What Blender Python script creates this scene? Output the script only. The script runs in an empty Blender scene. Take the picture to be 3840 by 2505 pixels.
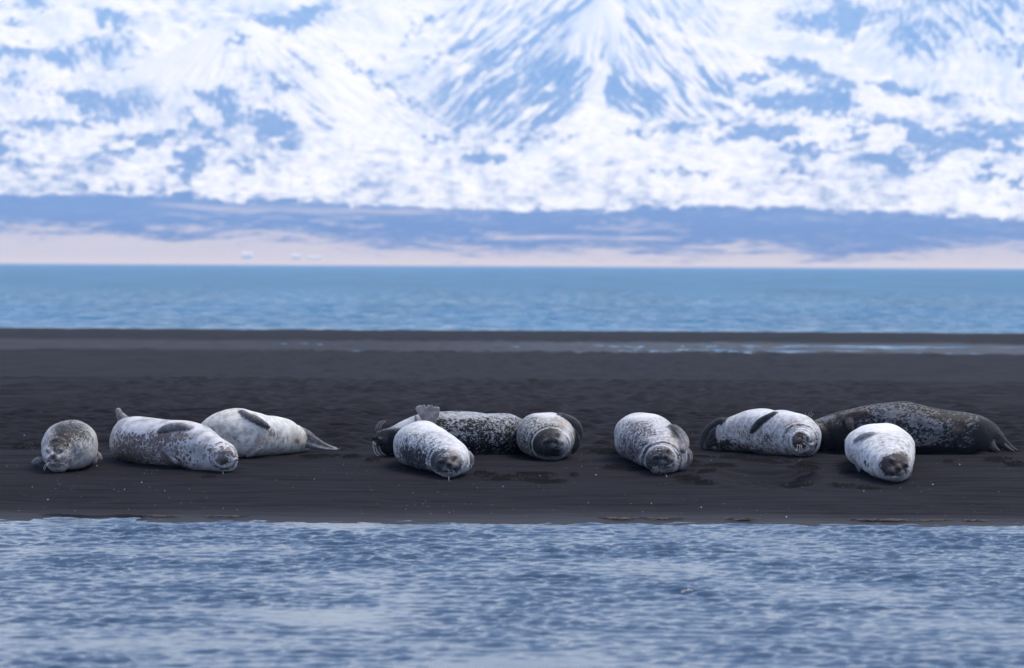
import bpy, bmesh, math, random
import numpy as np
from mathutils import Vector, Matrix
from mathutils.bvhtree import BVHTree
from mathutils.kdtree import KDTree

SC = bpy.context.scene
COL = SC.collection
R = math.radians

# ------------------------------------------------------------------ camera
FPX = 14000.0                # focal length in photograph pixels (3840 wide)
HY = 996.0                   # row of the horizon in the photograph
CAMZ = 2.0
ROLL = R(0.30)
cam = bpy.data.cameras.new('camera')
cam.lens = 36.0 * FPX / 3840.0
cam.sensor_width = 36.0
cam.clip_start = 0.5
cam.clip_end = 60000.0
cam.dof.use_dof = True
cam.dof.focus_distance = 33.0
cam.dof.aperture_fstop = 3.0
camo = bpy.data.objects.new('camera', cam)
COL.objects.link(camo)
PITCH = math.atan((1252.5 - HY) / FPX)
camo.matrix_world = (Matrix.Translation((0, 0, CAMZ)) @ Matrix.Rotation(math.pi / 2 - PITCH, 4, 'X')
                     @ Matrix.Rotation(ROLL, 4, 'Z'))
SC.camera = camo

# ------------------------------------------------------------------ sky, sun, exposure
SUN_EL, SUN_AZ = 64.0, 62.0          # elevation; azimuth clockwise from +Y (beyond the seals, to the right)
world = bpy.data.worlds.new('World')
SC.world = world
world.use_nodes = True
wn = world.node_tree
bg = wn.nodes['Background']
sky = wn.nodes.new('ShaderNodeTexSky')
sky.sky_type = 'NISHITA'
sky.sun_disc = False
sky.sun_elevation = R(SUN_EL)
sky.sun_rotation = R(SUN_AZ)
sky.air_density = 1.0
sky.dust_density = 0.6
sky.ozone_density = 3.0
tint = wn.nodes.new('ShaderNodeMix'); tint.data_type = 'RGBA'; tint.blend_type = 'MULTIPLY'
tint.inputs[0].default_value = 1.0
tint.inputs[7].default_value = (1.0, 0.98, 1.0, 1.0)      # thin cloud: a cool, even light
wn.links.new(sky.outputs[0], tint.inputs[6])
# thin bright cloud, whitest in the band added near the horizon
tc = wn.nodes.new('ShaderNodeTexCoord')
mp = wn.nodes.new('ShaderNodeMapping'); mp.inputs['Scale'].default_value = (1.4, 1.4, 4.5)
cn = wn.nodes.new('ShaderNodeTexNoise'); cn.inputs['Scale'].default_value = 2.2; cn.inputs['Detail'].default_value = 5.0
wn.links.new(tc.outputs['Generated'], mp.inputs[0]); wn.links.new(mp.outputs[0], cn.inputs['Vector'])
cr = wn.nodes.new('ShaderNodeMapRange'); cr.interpolation_type = 'SMOOTHSTEP'
cr.inputs[1].default_value = 0.38; cr.inputs[2].default_value = 0.66; cr.inputs[3].default_value = 0.25; cr.inputs[4].default_value = 0.95
wn.links.new(cn.outputs['Fac'], cr.inputs[0])
cm = wn.nodes.new('ShaderNodeMix'); cm.data_type = 'RGBA'
cm.inputs[7].default_value = (5.4, 6.7, 11.0, 1.0)
wn.links.new(cr.outputs[0], cm.inputs[0]); wn.links.new(tint.outputs[2], cm.inputs[6])
# unseen white cloud band, added low down to brighten the water's reflections
sx = wn.nodes.new('ShaderNodeSeparateXYZ'); wn.links.new(tc.outputs['Generated'], sx.inputs[0])
br = wn.nodes.new('ShaderNodeMapRange'); br.interpolation_type = 'SMOOTHSTEP'
br.inputs[1].default_value = 0.30; br.inputs[2].default_value = 0.06; br.inputs[3].default_value = 0.0; br.inputs[4].default_value = 0.85
wn.links.new(sx.outputs[2], br.inputs[0])
cb = wn.nodes.new('ShaderNodeMix'); cb.data_type = 'RGBA'
cb.inputs[7].default_value = (9.6, 11.9, 17.0, 1.0)
wn.links.new(br.outputs[0], cb.inputs[0]); wn.links.new(cm.outputs[2], cb.inputs[6])
wn.links.new(cb.outputs[2], bg.inputs[0])
bg.inputs[1].default_value = 0.11

sl = bpy.data.lights.new('sun', 'SUN')
sl.energy = 3.0
sl.angle = R(28.0)
sl.color = (1.0, 0.955, 0.90)
so = bpy.data.objects.new('sun', sl)
COL.objects.link(so)
sd = Vector((math.sin(R(SUN_AZ)) * math.cos(R(SUN_EL)), math.cos(R(SUN_AZ)) * math.cos(R(SUN_EL)), math.sin(R(SUN_EL))))
so.rotation_euler = sd.to_track_quat('Z', 'Y').to_euler()
so.location = sd * 50

SC.view_settings.view_transform = 'Standard'
SC.view_settings.look = 'None'
SC.view_settings.exposure = 0.3
SC.view_settings.gamma = 1.0
cy = SC.cycles
cy.max_bounces = 8
cy.diffuse_bounces = 3
cy.glossy_bounces = 4
cy.transmission_bounces = 4
cy.volume_bounces = 1
cy.caustics_reflective = False
cy.sample_clamp_indirect = 6.0
cy.use_denoising = True

# ------------------------------------------------------------------ helpers
def tag(o, label=None, cat=None, group=None, kind=None):
    if label: o['label'] = label
    if cat: o['category'] = cat
    if group: o['group'] = group
    if kind: o['kind'] = kind
    return o

def mesh_obj(name, V, F, mat=None, parent=None, smooth=True):
    V = np.asarray(V, dtype=np.float64)
    me = bpy.data.meshes.new(name)
    if isinstance(F, np.ndarray):
        n, k = F.shape
        me.vertices.add(len(V)); me.vertices.foreach_set('co', V.astype(np.float32).ravel())
        me.loops.add(n * k); me.loops.foreach_set('vertex_index', F.astype(np.int32).ravel())
        me.polygons.add(n); me.polygons.foreach_set('loop_start', np.arange(0, n * k, k, dtype=np.int32))
        me.update(calc_edges=True)
    else:
        me.from_pydata([tuple(v) for v in V], [], F)
    if smooth:
        me.polygons.foreach_set('use_smooth', np.ones(len(me.polygons), dtype=bool))
    if mat: me.materials.append(mat)
    o = bpy.data.objects.new(name, me)
    COL.objects.link(o)
    if parent: o.parent = parent
    return o

def grid_faces(nr, nc):
    i = np.arange(nr - 1)[:, None] * nc + np.arange(nc - 1)[None, :]
    i = i.ravel()
    return np.stack([i, i + 1, i + nc + 1, i + nc], axis=1)

def grid_obj(name, X, Y, Z, mat):
    nr, nc = Z.shape
    V = np.stack([X.ravel(), Y.ravel(), Z.ravel()], axis=1)
    return mesh_obj(name, V, grid_faces(nr, nc), mat)

def set_col(me, name, rgb):
    a = me.color_attributes.new(name, 'FLOAT_COLOR', 'POINT')
    d = np.ones((len(me.vertices), 4), dtype=np.float32)
    d[:, :3] = rgb
    a.data.foreach_set('color', d.ravel())

def set_f(me, name, v):
    a = me.attributes.new(name, 'FLOAT', 'POINT')
    a.data.foreach_set('value', np.asarray(v, dtype=np.float32))

class Field:
    """periodic band-passed random field, unit variance, sampled bilinearly"""
    def __init__(self, seed, L=1.0, wave=0.1, width=0.5, n=512, ax=1.0, fall=None, dirn=None, spread=0.5):
        rs = np.random.RandomState(seed)
        w = np.fft.fft2(rs.randn(n, n))
        k = np.fft.fftfreq(n, 1.0 / n)
        kx, ky = np.meshgrid(k, k)
        kr = np.hypot(kx / ax, ky) / L + 1e-9
        k0 = 1.0 / wave
        if fall is None:
            f = np.exp(-0.5 * (np.log(kr / k0) / width) ** 2)
        else:
            f = np.where(kr < k0, np.exp(-0.5 * (np.log(kr / k0) / width) ** 2), (kr / k0) ** (-fall))
        if dirn is not None:
            a = np.arctan2(ky, kx / ax) - dirn
            f = f * (0.12 + np.abs(np.cos(a)) ** (1.0 / spread))
        f[0, 0] = 0
        z = np.real(np.fft.ifft2(w * f))
        self.z = (z - z.mean()) / z.std()
        self.n, self.L = n, L
    def __call__(self, x, y):
        n = self.n
        u = np.asarray(x) / self.L * n; v = np.asarray(y) / self.L * n
        i = np.floor(u).astype(int); j = np.floor(v).astype(int)
        a = u - i; b = v - j
        i0, i1, j0, j1 = i % n, (i + 1) % n, j % n, (j + 1) % n
        z = self.z
        return (z[j0, i0] * (1 - a) * (1 - b) + z[j0, i1] * a * (1 - b) + z[j1, i0] * (1 - a) * b + z[j1, i1] * a * b)

def ss(a, b, x):
    t = np.clip((x - a) / (b - a), 0, 1)
    return t * t * (3 - 2 * t)

def unroll(px, py):
    """photograph pixel -> pixel with the camera's roll taken out"""
    x, y = px - 1920.0, py - 1252.5
    c, s = math.cos(ROLL), math.sin(ROLL)
    return x * c + y * s + 1920.0, -x * s + y * c + 1252.5

# ------------------------------------------------------------------ ground height
def ground(x, y):
    x = np.asarray(x, dtype=float); y = np.asarray(y, dtype=float)
    kx = [-80, 10, 24, 28.9, 31.5, 33.6, 34.6, 37, 50, 85, 87, 94, 98, 104, 115, 125, 400, 6400, 7600]
    kz = [-1.6, -1.2, -0.35, 0.0, 0.15, 0.272, 0.292, 0.288, 0.21, 0.03, 0.0135, 0.0135, 0.045, 0.05, 0.0, -0.25, -3, -3, -3]
    return np.interp(y, kx, kz)

def px_ground_depth(py):
    lo, hi = 29.2, 60.0
    for _ in range(50):
        m = (lo + hi) / 2
        if HY + (CAMZ - float(ground(0, m))) * FPX / m > py: lo = m
        else: hi = m
    return (lo + hi) / 2

# ------------------------------------------------------------------ node helpers
def new_mat(name):
    m = bpy.data.materials.new(name)
    m.use_nodes = True
    nt = m.node_tree
    return m, nt, nt.nodes['Principled BSDF']

def N(nt, t, **kw):
    n = nt.nodes.new(t)
    for k, v in kw.items():
        if k.startswith('i_'):
            key = k[2:]
            key = int(key) if key.isdigit() else key
            n.inputs[key].default_value = v
        else:
            setattr(n, k, v)
    return n

def math_n(nt, op, a, b=None, clamp=False):
    n = nt.nodes.new('ShaderNodeMath'); n.operation = op; n.use_clamp = clamp
    for i, v in enumerate((a, b)):
        if v is None: continue
        if hasattr(v, 'links'): nt.links.new(v, n.inputs[i])
        else: n.inputs[i].default_value = v
    return n.outputs[0]

def mapr(nt, v, a, b, c=0.0, d=1.0, smooth=True):
    n = nt.nodes.new('ShaderNodeMapRange')
    n.interpolation_type = 'SMOOTHSTEP' if smooth else 'LINEAR'
    for i, q in enumerate((v, a, b, c, d)):
        if hasattr(q, 'links'): nt.links.new(q, n.inputs[i])
        else: n.inputs[i].default_value = q
    return n.outputs[0]

def mixc(nt, f, a, b, mode='MIX'):
    n = nt.nodes.new('ShaderNodeMix'); n.data_type = 'RGBA'; n.blend_type = mode
    for i, q in ((0, f), (6, a), (7, b)):
        if hasattr(q, 'links'): nt.links.new(q, n.inputs[i])
        elif i == 0: n.inputs[0].default_value = q
        else: n.inputs[i].default_value = (*q, 1.0)
    return n.outputs[2]

def attr(nt, name, colour=False):
    n = nt.nodes.new('ShaderNodeAttribute'); n.attribute_name = name
    return n.outputs['Color'] if colour else n.outputs['Fac']

def noise(nt, vec, scale, detail=3.0, rough=0.5, dist=0.0):
    n = nt.nodes.new('ShaderNodeTexNoise')
    n.inputs['Scale'].default_value = scale
    n.inputs['Detail'].default_value = detail
    n.inputs['Roughness'].default_value = rough
    n.inputs['Distortion'].default_value = dist
    nt.links.new(vec, n.inputs['Vector'])
    return n.outputs['Fac']

def mapping(nt, vec, scale=(1, 1, 1), loc=(0, 0, 0)):
    n = nt.nodes.new('ShaderNodeMapping')
    n.inputs['Scale'].default_value = scale
    n.inputs['Location'].default_value = loc
    nt.links.new(vec, n.inputs['Vector'])
    return n.outputs[0]

def bump(nt, h, strength, dist, normal=None):
    n = nt.nodes.new('ShaderNodeBump')
    n.inputs['Strength'].default_value = strength
    n.inputs['Distance'].default_value = dist
    nt.links.new(h, n.inputs['Height'])
    if normal is not None: nt.links.new(normal, n.inputs['Normal'])
    return n.outputs[0]

def obj_co(nt):
    return nt.nodes.new('ShaderNodeTexCoord').outputs['Object']
# ------------------------------------------------------------------ black sand
def sand_material():
    m, nt, bs = new_mat('black_sand')
    co = obj_co(nt)
    wet = attr(nt, 'wet')
    n1 = noise(nt, mapping(nt, co, (0.6, 3.0, 1)), 1.0, 4, 0.6)
    n2 = noise(nt, co, 160.0, 2, 0.7)
    n3 = noise(nt, mapping(nt, co, (3.0, 9.0, 3.0)), 1.0, 5, 0.6)
    c = mixc(nt, mapr(nt, n1, 0.3, 0.7), (0.005, 0.0048, 0.0064), (0.011, 0.0103, 0.0132))
    c = mixc(nt, mapr(nt, n3, 0.35, 0.75), c, (0.015, 0.0135, 0.0165))
    c = mixc(nt, mapr(nt, n2, 0.62, 0.80), c, (0.06, 0.055, 0.052))
    c = mixc(nt, mapr(nt, attr(nt, 'clod_lip_shade'), 0.0, 1.0), c, (0.0055, 0.0055, 0.0065))  # dark clods, and shade painted on the eroded lip
    c = mixc(nt, wet, c, (0.012, 0.012, 0.015))
    nt.links.new(c, bs.inputs['Base Color'])
    nt.links.new(mapr(nt, wet, 0, 1, 0.9, 0.5, False), bs.inputs['Roughness'])
    nt.links.new(mapr(nt, wet, 0, 1, 0.07, 0.50, False), bs.inputs['Specular IOR Level'])
    b = bump(nt, n2, 0.5, 0.004)
    nt.links.new(b, bs.inputs['Normal'])
    return m

def nonuni(*segs):
    out = []
    for a, b, s in segs:
        out.append(np.arange(a, b - 1e-9, s))
    out.append(np.array([segs[-1][1]]))
    return np.concatenate(out)

def hit_px(px, py):
    """ground point seen at photograph pixel (px, py)"""
    ux, uy = unroll(px, py)
    d = px_ground_depth(uy)
    return (ux - 1920.0) / FPX * d, d

def build_sand():
    xs = nonuni((-700, -100, 60), (-100, -20, 8), (-20, -6, 0.4), (-6, -5, 0.04), (-5, 5, 0.0145), (5, 6, 0.04), (6, 20, 0.4), (20, 100, 8), (100, 700, 60))
    ys = nonuni((-80, 0, 10), (0, 20, 1.0), (20, 28, 0.2), (28, 30.6, 0.02), (30.6, 34.4, 0.013), (34.4, 36, 0.02), (36, 45, 0.04), (45, 60, 0.12), (60, 120, 0.4), (120, 200, 8), (200, 6000, 600), (6000, 7000, 500))
    X, Y = np.meshgrid(xs, ys)
    Z = ground(X, Y)
    near = (np.abs(X) < 6.5)
    # wind and tide ripples behind the crest
    r1 = Field(11, L=9.0, wave=0.34, width=0.35, ax=0.75, dirn=R(72), spread=0.5)
    r2 = Field(12, L=7.0, wave=0.20, width=0.35, ax=0.7)
    r3 = Field(13, L=30.0, wave=3.5, width=0.5)
    back = ss(33.9, 35.0, Y + 0.25 * r3(X, Y))
    rip = np.maximum(r1(X, Y), -0.9) * 0.019 + r2(X, Y) * 0.0028
    Z = Z + back * rip * ss(125, 90, Y) * np.where(np.abs(X) < 19, 1, 0)
    # soft undulation everywhere
    Z = Z + r3(X, Y) * 0.006 * ss(28.5, 30, Y) * ss(120, 100, Y)
    # long low laminae on the smooth front bank
    lam = Field(14, L=8.0, wave=0.28, width=0.5, ax=0.12)
    Z = Z + (1 - back) * lam(X, Y) * 0.0028 * ss(28.9, 29.4, Y)
    # far trough: uneven so that shallow water shows in patches
    r4 = Field(15, L=60.0, wave=5.0, width=0.6, ax=0.5)
    Z = Z + 0.012 * ss(4, -3, X) * ss(84, 87, Y) * ss(97, 94, Y) + r4(X, Y) * 0.010 * ss(80, 86, Y) * ss(102, 96, Y)
    Z = Z - 0.010 * ss(-2, 5, X) * ss(84, 87, Y) * ss(97, 94, Y) - 0.007 * ss(92, 93, Y) * ss(95.5, 94.5, Y)
    Z = Z + Field(18, L=24.0, wave=2.2, width=0.6, fall=1.8)(X, Y * 0.5) * 0.003 * ss(27.5, 28.5, Y) * ss(31.5, 30, Y)
    # eroded lip at the left of the waterline
    lip = ss(-3.78, -3.5, X) * ss(-2.86, -2.92, X + 0.03 * r2(X, Y))
    edge = 29.36 + 0.03 * r2(X * 0.5, Y * 0 + 3.0)
    Z = Z - lip * 0.075 * ss(edge + 0.03, edge, Y) * ss(28.4, 29.0, Y)
    # wallow where a seal has lain
    cx, cyy = hit_px(2880, 1800)
    ca, sa = math.cos(0.15), math.sin(0.15)
    dx, dy = (X - cx), (Y - cyy)
    q = (dx / 0.42) ** 2 + (dy / 0.75) ** 2
    Z = Z - 0.060 * np.exp(-q ** 1.6) + 0.028 * np.exp(-((np.sqrt(q) - 1.15) / 0.22) ** 2)
    Z = Z + 0.007 * np.sin(dx * 38 + 3 * np.sin(dy * 4)) * np.exp(-q)
    # churned clods of sand
    cl = Field(16, L=3.0, wave=0.042, width=0.45, ax=1.0, n=1024)
    cl2 = Field(17, L=5.0, wave=0.30, width=0.5, ax=0.8)
    spots = [(3010, 1752, 60, 8), (3020, 1778, 40, 9), (2985, 1800, 60, 12), (2590, 1740, 50, 10), (2580, 1800, 45, 16), (2640, 1770, 50, 8),
             (2480, 1715, 25, 6), (2280, 1700, 70, 8), (1975, 1775, 40, 8), (2030, 1780, 60, 7), (1820, 1775, 40, 7), (2150, 1777, 18, 6),
             (2300, 1755, 40, 7), (3560, 1735, 20, 4), (3750, 1725, 60, 9), (3810, 1740, 40, 8), (1180, 1712, 60, 5), (1290, 1712, 60, 5),
             (1400, 1727, 30, 5), (785, 1790, 30, 5), (410, 1677, 40, 5), (110, 1683, 60, 5), (2760, 1715, 70, 8), (2860, 1722, 80, 8),
             (2920, 1730, 50, 6), (2630, 1715, 60, 6), (3180, 1770, 30, 6), (3120, 1700, 30, 5), (1900, 1790, 90, 10), (2050, 1800, 70, 9),
             (450, 1690, 30, 5), (2700, 1745, 60, 6), (3040, 1740, 50, 5), (2380, 1760, 30, 6), (3160, 1822, 50, 5), (3260, 1828, 40, 5), (2650, 1820, 40, 6)]
    clod_lip_shade = np.zeros_like(Z)
    for (px, py, rx, ry) in spots:
        gx, gy = hit_px(px, py)
        wx = rx / FPX * gy; wy = ry * 0.0215
        clod_lip_shade = np.maximum(clod_lip_shade, np.exp(-(((X - gx) / wx) ** 2 + ((Y - gy) / wy) ** 2)))
    lump = ss(0.25, 1.5, cl(X, Y) + 0.9 * cl2(X, Y)) * ss(0.15, 0.5, clod_lip_shade)
    Z = Z + near * lump * 0.024
    wet = np.clip(0.45 * ss(29.9, 28.9, Y + 0.12 * r3(X * 0.5, Y)) + (0.30 + 0.35 * ss(-4, 4, X)) * ss(84, 87, Y) * ss(98, 95, Y) + 0.10 * ss(36, 60, Y), 0, 1)
    o = grid_obj('sandbank', X, Y, Z, sand_material())
    set_f(o.data, 'wet', wet.ravel())
    set_f(o.data, 'clod_lip_shade', (near * np.clip(lump * 1.6, 0, 1) + 1.0 * lip * ss(edge + 0.02, edge - 0.01, Y) * ss(28.8, 29.05, Y)).ravel())  # lip face blackened along with the clods, its shadow painted in
    tag(o, kind='structure')
    return o

# ------------------------------------------------------------------ water
def water_material(name, deep, rough, bumps, spec=0.5, gloss=None):
    m, nt, bs = new_mat(name)
    co = obj_co(nt)
    bs.inputs['Base Color'].default_value = (*deep, 1)
    bs.inputs['Roughness'].default_value = rough
    bs.inputs['IOR'].default_value = 1.333
    bs.inputs['Specular IOR Level'].default_value = spec
    nrm = None
    for (sx, sy, strength, dist, det) in bumps:
        h = noise(nt, mapping(nt, co, (sx, sy, 1)), 1.0, det, 0.6)
        nrm = bump(nt, h, strength, dist, nrm)
    if nrm is not None: nt.links.new(nrm, bs.inputs['Normal'])
    if gloss is not None:
        # far, choppy water: the wave faces turned to the viewer cap how much it mirrors
        df = nt.nodes.new('ShaderNodeBsdfDiffuse'); gl = nt.nodes.new('ShaderNodeBsdfGlossy'); mx = nt.nodes.new('ShaderNodeMixShader')
        n1 = noise(nt, mapping(nt, co, (0.10, 0.012, 1)), 1.0, 4, 0.6)
        nt.links.new(mixc(nt, mapr(nt, n1, 0.3, 0.7), deep, tuple(q * 1.35 for q in deep)), df.inputs[0])
        mlt = nt.nodes.new('ShaderNodeMath'); mlt.operation = 'MULTIPLY'
        sy_ = nt.nodes.new('ShaderNodeSeparateXYZ'); nt.links.new(co, sy_.inputs[0])
        gl.inputs['Color'].default_value = (0.9, 0.9, 0.9, 1); gl.inputs['Roughness'].default_value = rough
        nt.links.new(mapr(nt, noise(nt, mapping(nt, co, (1.1, 0.25, 1)), 1.0, 4, 0.65), 0.32, 0.68, gloss * 0.4, gloss * 1.6, False), mlt.inputs[0])
        nt.links.new(mapr(nt, sy_.outputs[1], 350.0, 115.0, 0.75, 1.1), mlt.inputs[1]); nt.links.new(mlt.outputs[0], mx.inputs[0])
        for q in (df, gl): nt.links.new(nrm, q.inputs['Normal'])
        nt.links.new(df.outputs[0], mx.inputs[1]); nt.links.new(gl.outputs[0], mx.inputs[2])
        nt.links.new(mx.outputs[0], nt.nodes['Material Output'].inputs['Surface'])
        nt.nodes.remove(bs)
    return m

def build_water():
    xs = nonuni((-400, -40, 40), (-40, -8, 1.0), (-8, -5.2, 0.1), (-5.2, 5.2, 0.02), (5.2, 8, 0.1), (8, 40, 1.0), (40, 400, 40))
    ys = nonuni((-80, 0, 10), (0, 12, 0.5), (12, 17.5, 0.05), (17.5, 30.5, 0.022))
    X, Y = np.meshgrid(xs, ys)
    w1 = Field(21, L=11.0, wave=0.26, width=0.35, fall=2.3, ax=0.8, dirn=R(75), spread=0.7, n=1024)
    w2 = Field(22, L=7.3, wave=0.13, width=0.4, fall=2.2, ax=0.8, dirn=R(110), spread=0.6, n=1024)
    w3 = Field(23, L=25.0, wave=3.0, width=0.6)
    fade = ss(0, 10, Y) * ss(30, 8, np.abs(X))
    shal = 0.6 + 0.4 * ss(29.4, 27.5, Y)
    gust = (1.0 + 0.25 * w3(X, Y)) * (0.70 + 0.30 * ss(19, 26, Y))
    a = 2.3 * np.tanh(w1(X, Y) / 2.3); a = a + 0.22 * (a * a - 1)            # sharper crests
    Z = fade * shal * gust * (0.0054 * a + 0.0030 * w2(X, Y))
    o = grid_obj('water', X, Y, Z, water_material('lagoon_water', (0.022, 0.050, 0.090), 0.13,
                 [(7.0, 10.0, 0.6, 0.012, 5), (26.0, 34.0, 0.4, 0.003, 3)]))
    tag(o, kind='structure')
    # the wide inlet beyond the sandbank
    xs = nonuni((-3500, -400, 100), (-400, -30, 10), (-30, 30, 0.25), (30, 400, 10), (400, 3500, 100))
    ys = nonuni((80, 110, 0.5), (110, 190, 0.15), (190, 400, 1.0), (400, 1000, 10), (1000, 6400, 100))
    X, Y = np.meshgrid(xs, ys)
    f1 = Field(24, L=60.0, wave=2.2, width=0.4, fall=2.4, ax=0.7, dirn=R(70), n=1024)
    Z = f1(X, Y) * 0.035 * ss(112, 130, Y) * ss(400, 200, Y) * ss(40, 28, np.abs(X))
    Z = Z - 0.001 * ss(112, 100, Y)
    o = grid_obj('water', X, Y, Z, water_material('inlet_water', (0.014, 0.092, 0.172), 0.25,
                 [(1.4, 0.5, 0.6, 0.12, 4), (0.3, 0.06, 0.3, 0.5, 3)], 0.26, 0.25))
    tag(o, kind='structure')

# ------------------------------------------------------------------ snowy mountains across the inlet
PK_D = [5900, 6000, 6900, 8200, 9300, 9900, 10800, 12000, 12800, 13500, 15000]
PK_Z = [-3.0, 0.6, 63.0, 130.0, 290.0, 374.0, 578.0, 905.0, 1150.0, 1180.0, 900.0]

def build_mountains():
    xs = nonuni((-6000, -1800, 60), (-1800, 1800, 3.4), (1800, 6000, 60))
    ys = nonuni((5900, 6900, 8.0), (6900, 8200, 8.0), (8200, 9900, 7.0), (9900, 12300, 7.5), (12300, 15000, 90))
    X, Y = np.meshgrid(xs, ys)
    Z = np.interp(Y, PK_D, PK_Z)
    h1 = Field(31, L=6000, wave=700, width=0.45, fall=2.0)
    h2 = Field(32, L=2600, wave=160, width=0.5, fall=2.0, n=1024)
    h3 = Field(33, L=1500, wave=45, width=0.5, n=512)
    hummock = ss(8100, 8700, Y)
    steep = ss(9700, 10800, Y)
    hh = h2(X, Y)
    Z0 = Z.copy()
    Z = Z + h1(X, Y) * (2.0 * ss(6000, 7000, Y) + 6 * hummock + 14 * steep)
    Z = Z + hummock * (5.0 * hh + 1.0 * h3(X, Y)) * (1 - 0.5 * steep)
    Z = Z + ss(6500, 7200, Y) * (1 - hummock) * 1.0 * hh
    # central pyramid with its gully and the broad shoulder at the left of the valley
    ax, ay = 262.0, 10900.0
    az = 800.0
    rr = np.hypot((X - ax), (Y - ay) * 1.0)
    th = np.arctan2(X - ax, -(Y - ay))
    g = Field(34, L=2 * math.pi, wave=0.16, width=0.6, fall=1.5)
    cone = az - 0.86 * rr + g(th, rr * 0.0008) * 7 * ss(40, 240, rr)
    cone = cone - 30 * np.exp(-(th / 0.12) ** 2) * ss(60, 250, rr)
    Z = np.maximum(Z, cone)
    r = np.hypot(X + 760, Y - 10500)
    th2 = np.arctan2(X + 760, -(Y - 10500))
    Z = np.maximum(Z, 700 - 0.50 * r + g(th2 + 2, r * 0.0006) * 3 * ss(100, 300, r))
    r = np.hypot(X - 1750, Y - 11200)
    th3 = np.arctan2(X - 1750, -(Y - 11200))
    Z = np.maximum(Z, 1150 - 0.66 * r + g(th3 + 4, r * 0.0006) * 8 * ss(200, 500, r))

    # rock and snow cover with soft relief shade painted in, laid out over the mountain's own breadth and height
    dp = np.interp(Z, PK_Z[:9], PK_D[:9])
    U = 1920 + FPX * X / dp
    V = HY - FPX * Z / dp
    pl = ss(8900, 8300, Y)                      # the even coastal plain is laid out by its distance
    U = U * (1 - pl) + (1920 + FPX * X / Y) * pl
    V = V * (1 - pl) + (HY - FPX * np.interp(Y, PK_D, PK_Z) / Y) * pl
    def L(x, y): return x / 1.2396, y / 1.2396
    def Rr(x, y): return 1920 + x / 1.2396, y / 1.2396
    blobs = []
    for q in [(530, 110, 90, 36, 30, 1), (170, 40, 60, 18, 10, .8), (270, 270, 85, 42, 10, 1.1), (90, 260, 90, 22, 0, .8), (470, 240, 90, 28, 0, .8),
              (40, 370, 16, 60, 5, .7), (100, 400, 14, 60, 8, .6), (180, 380, 12, 50, 5, .5), (385, 475, 62, 46, 0, 1.2), (260, 440, 30, 24, 0, .9), (540, 500, 70, 50, 0, .7),
              (1010, 465, 60, 26, 0, 1.1), (1080, 530, 34, 50, 0, 1), (1180, 235, 34, 18, 10, 1.1), (1440, 75, 95, 28, -25, 1.1), (1290, 110, 70, 26, -10, .9),
              (1140, 142, 140, 10, -3, 1), (1330, 130, 80, 14, 0, .8), (1200, 570, 45, 55, 0, 1.2), (1300, 610, 60, 70, 0, 1.1), (1330, 700, 30, 20, 0, .8),
              (900, 730, 60, 46, 0, .9), (1000, 650, 60, 20, 30, .6), (640, 690, 190, 18, -12, .9), (180, 590, 160, 22, 3, .8), (30, 640, 50, 22, 0, 1), (5, 710, 34, 26, 0, 1),
              (430, 570, 140, 12, -6, .8), (700, 640, 150, 12, -3, .8), (1720, 375, 120, 14, 33, 1), (1850, 430, 160, 9, 34, .7), (1620, 280, 100, 9, 42, .6), (1430, 320, 80, 12, 40, .7),
              (1900, 160, 150, 12, -42, .7), (1980, 85, 60, 16, -10, .8), (1860, 352, 34, 11, -10, 1), (2230, 728, 95, 20, 0, 1.1), (2020, 652, 55, 10, 0, .7),
              (2330, 240, 110, 24, -38, 1.1), (2220, 330, 220, 20, -30, .6), (2280, 420, 200, 22, -36, .6), (2250, 520, 200, 20, -36, .5), (2100, 240, 200, 12, -35, .45),
              (1350, 420, 70, 20, 20, .6), (700, 500, 60, 30, 0, .4), (1500, 560, 60, 20, 30, .5), (1160, 770, 70, 30, 0, .6), (860, 820, 40, 60, 0, .7),
              (650, 260, 60, 20, 40, .6), (550, 330, 90, 20, 20, .5), (900, 560, 30, 40, 0, .7), (940, 590, 60, 16, 30, .6), (120, 780, 60, 20, 0, .35), (730, 860, 30, 30, 0, .5),
              (560, 880, 200, 10, 0, .4), (870, 190, 10, 50, -10, .5), (940, 240, 10, 30, -10, .5), (700, 100, 60, 12, 10, .4), (40, 125, 60, 10, 0, .6), (300, 190, 160, 10, 0, .5)]:
        blobs.append((*L(q[0], q[1]), q[2] / 1.24, q[3] / 1.24, q[4], q[5]))
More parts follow.
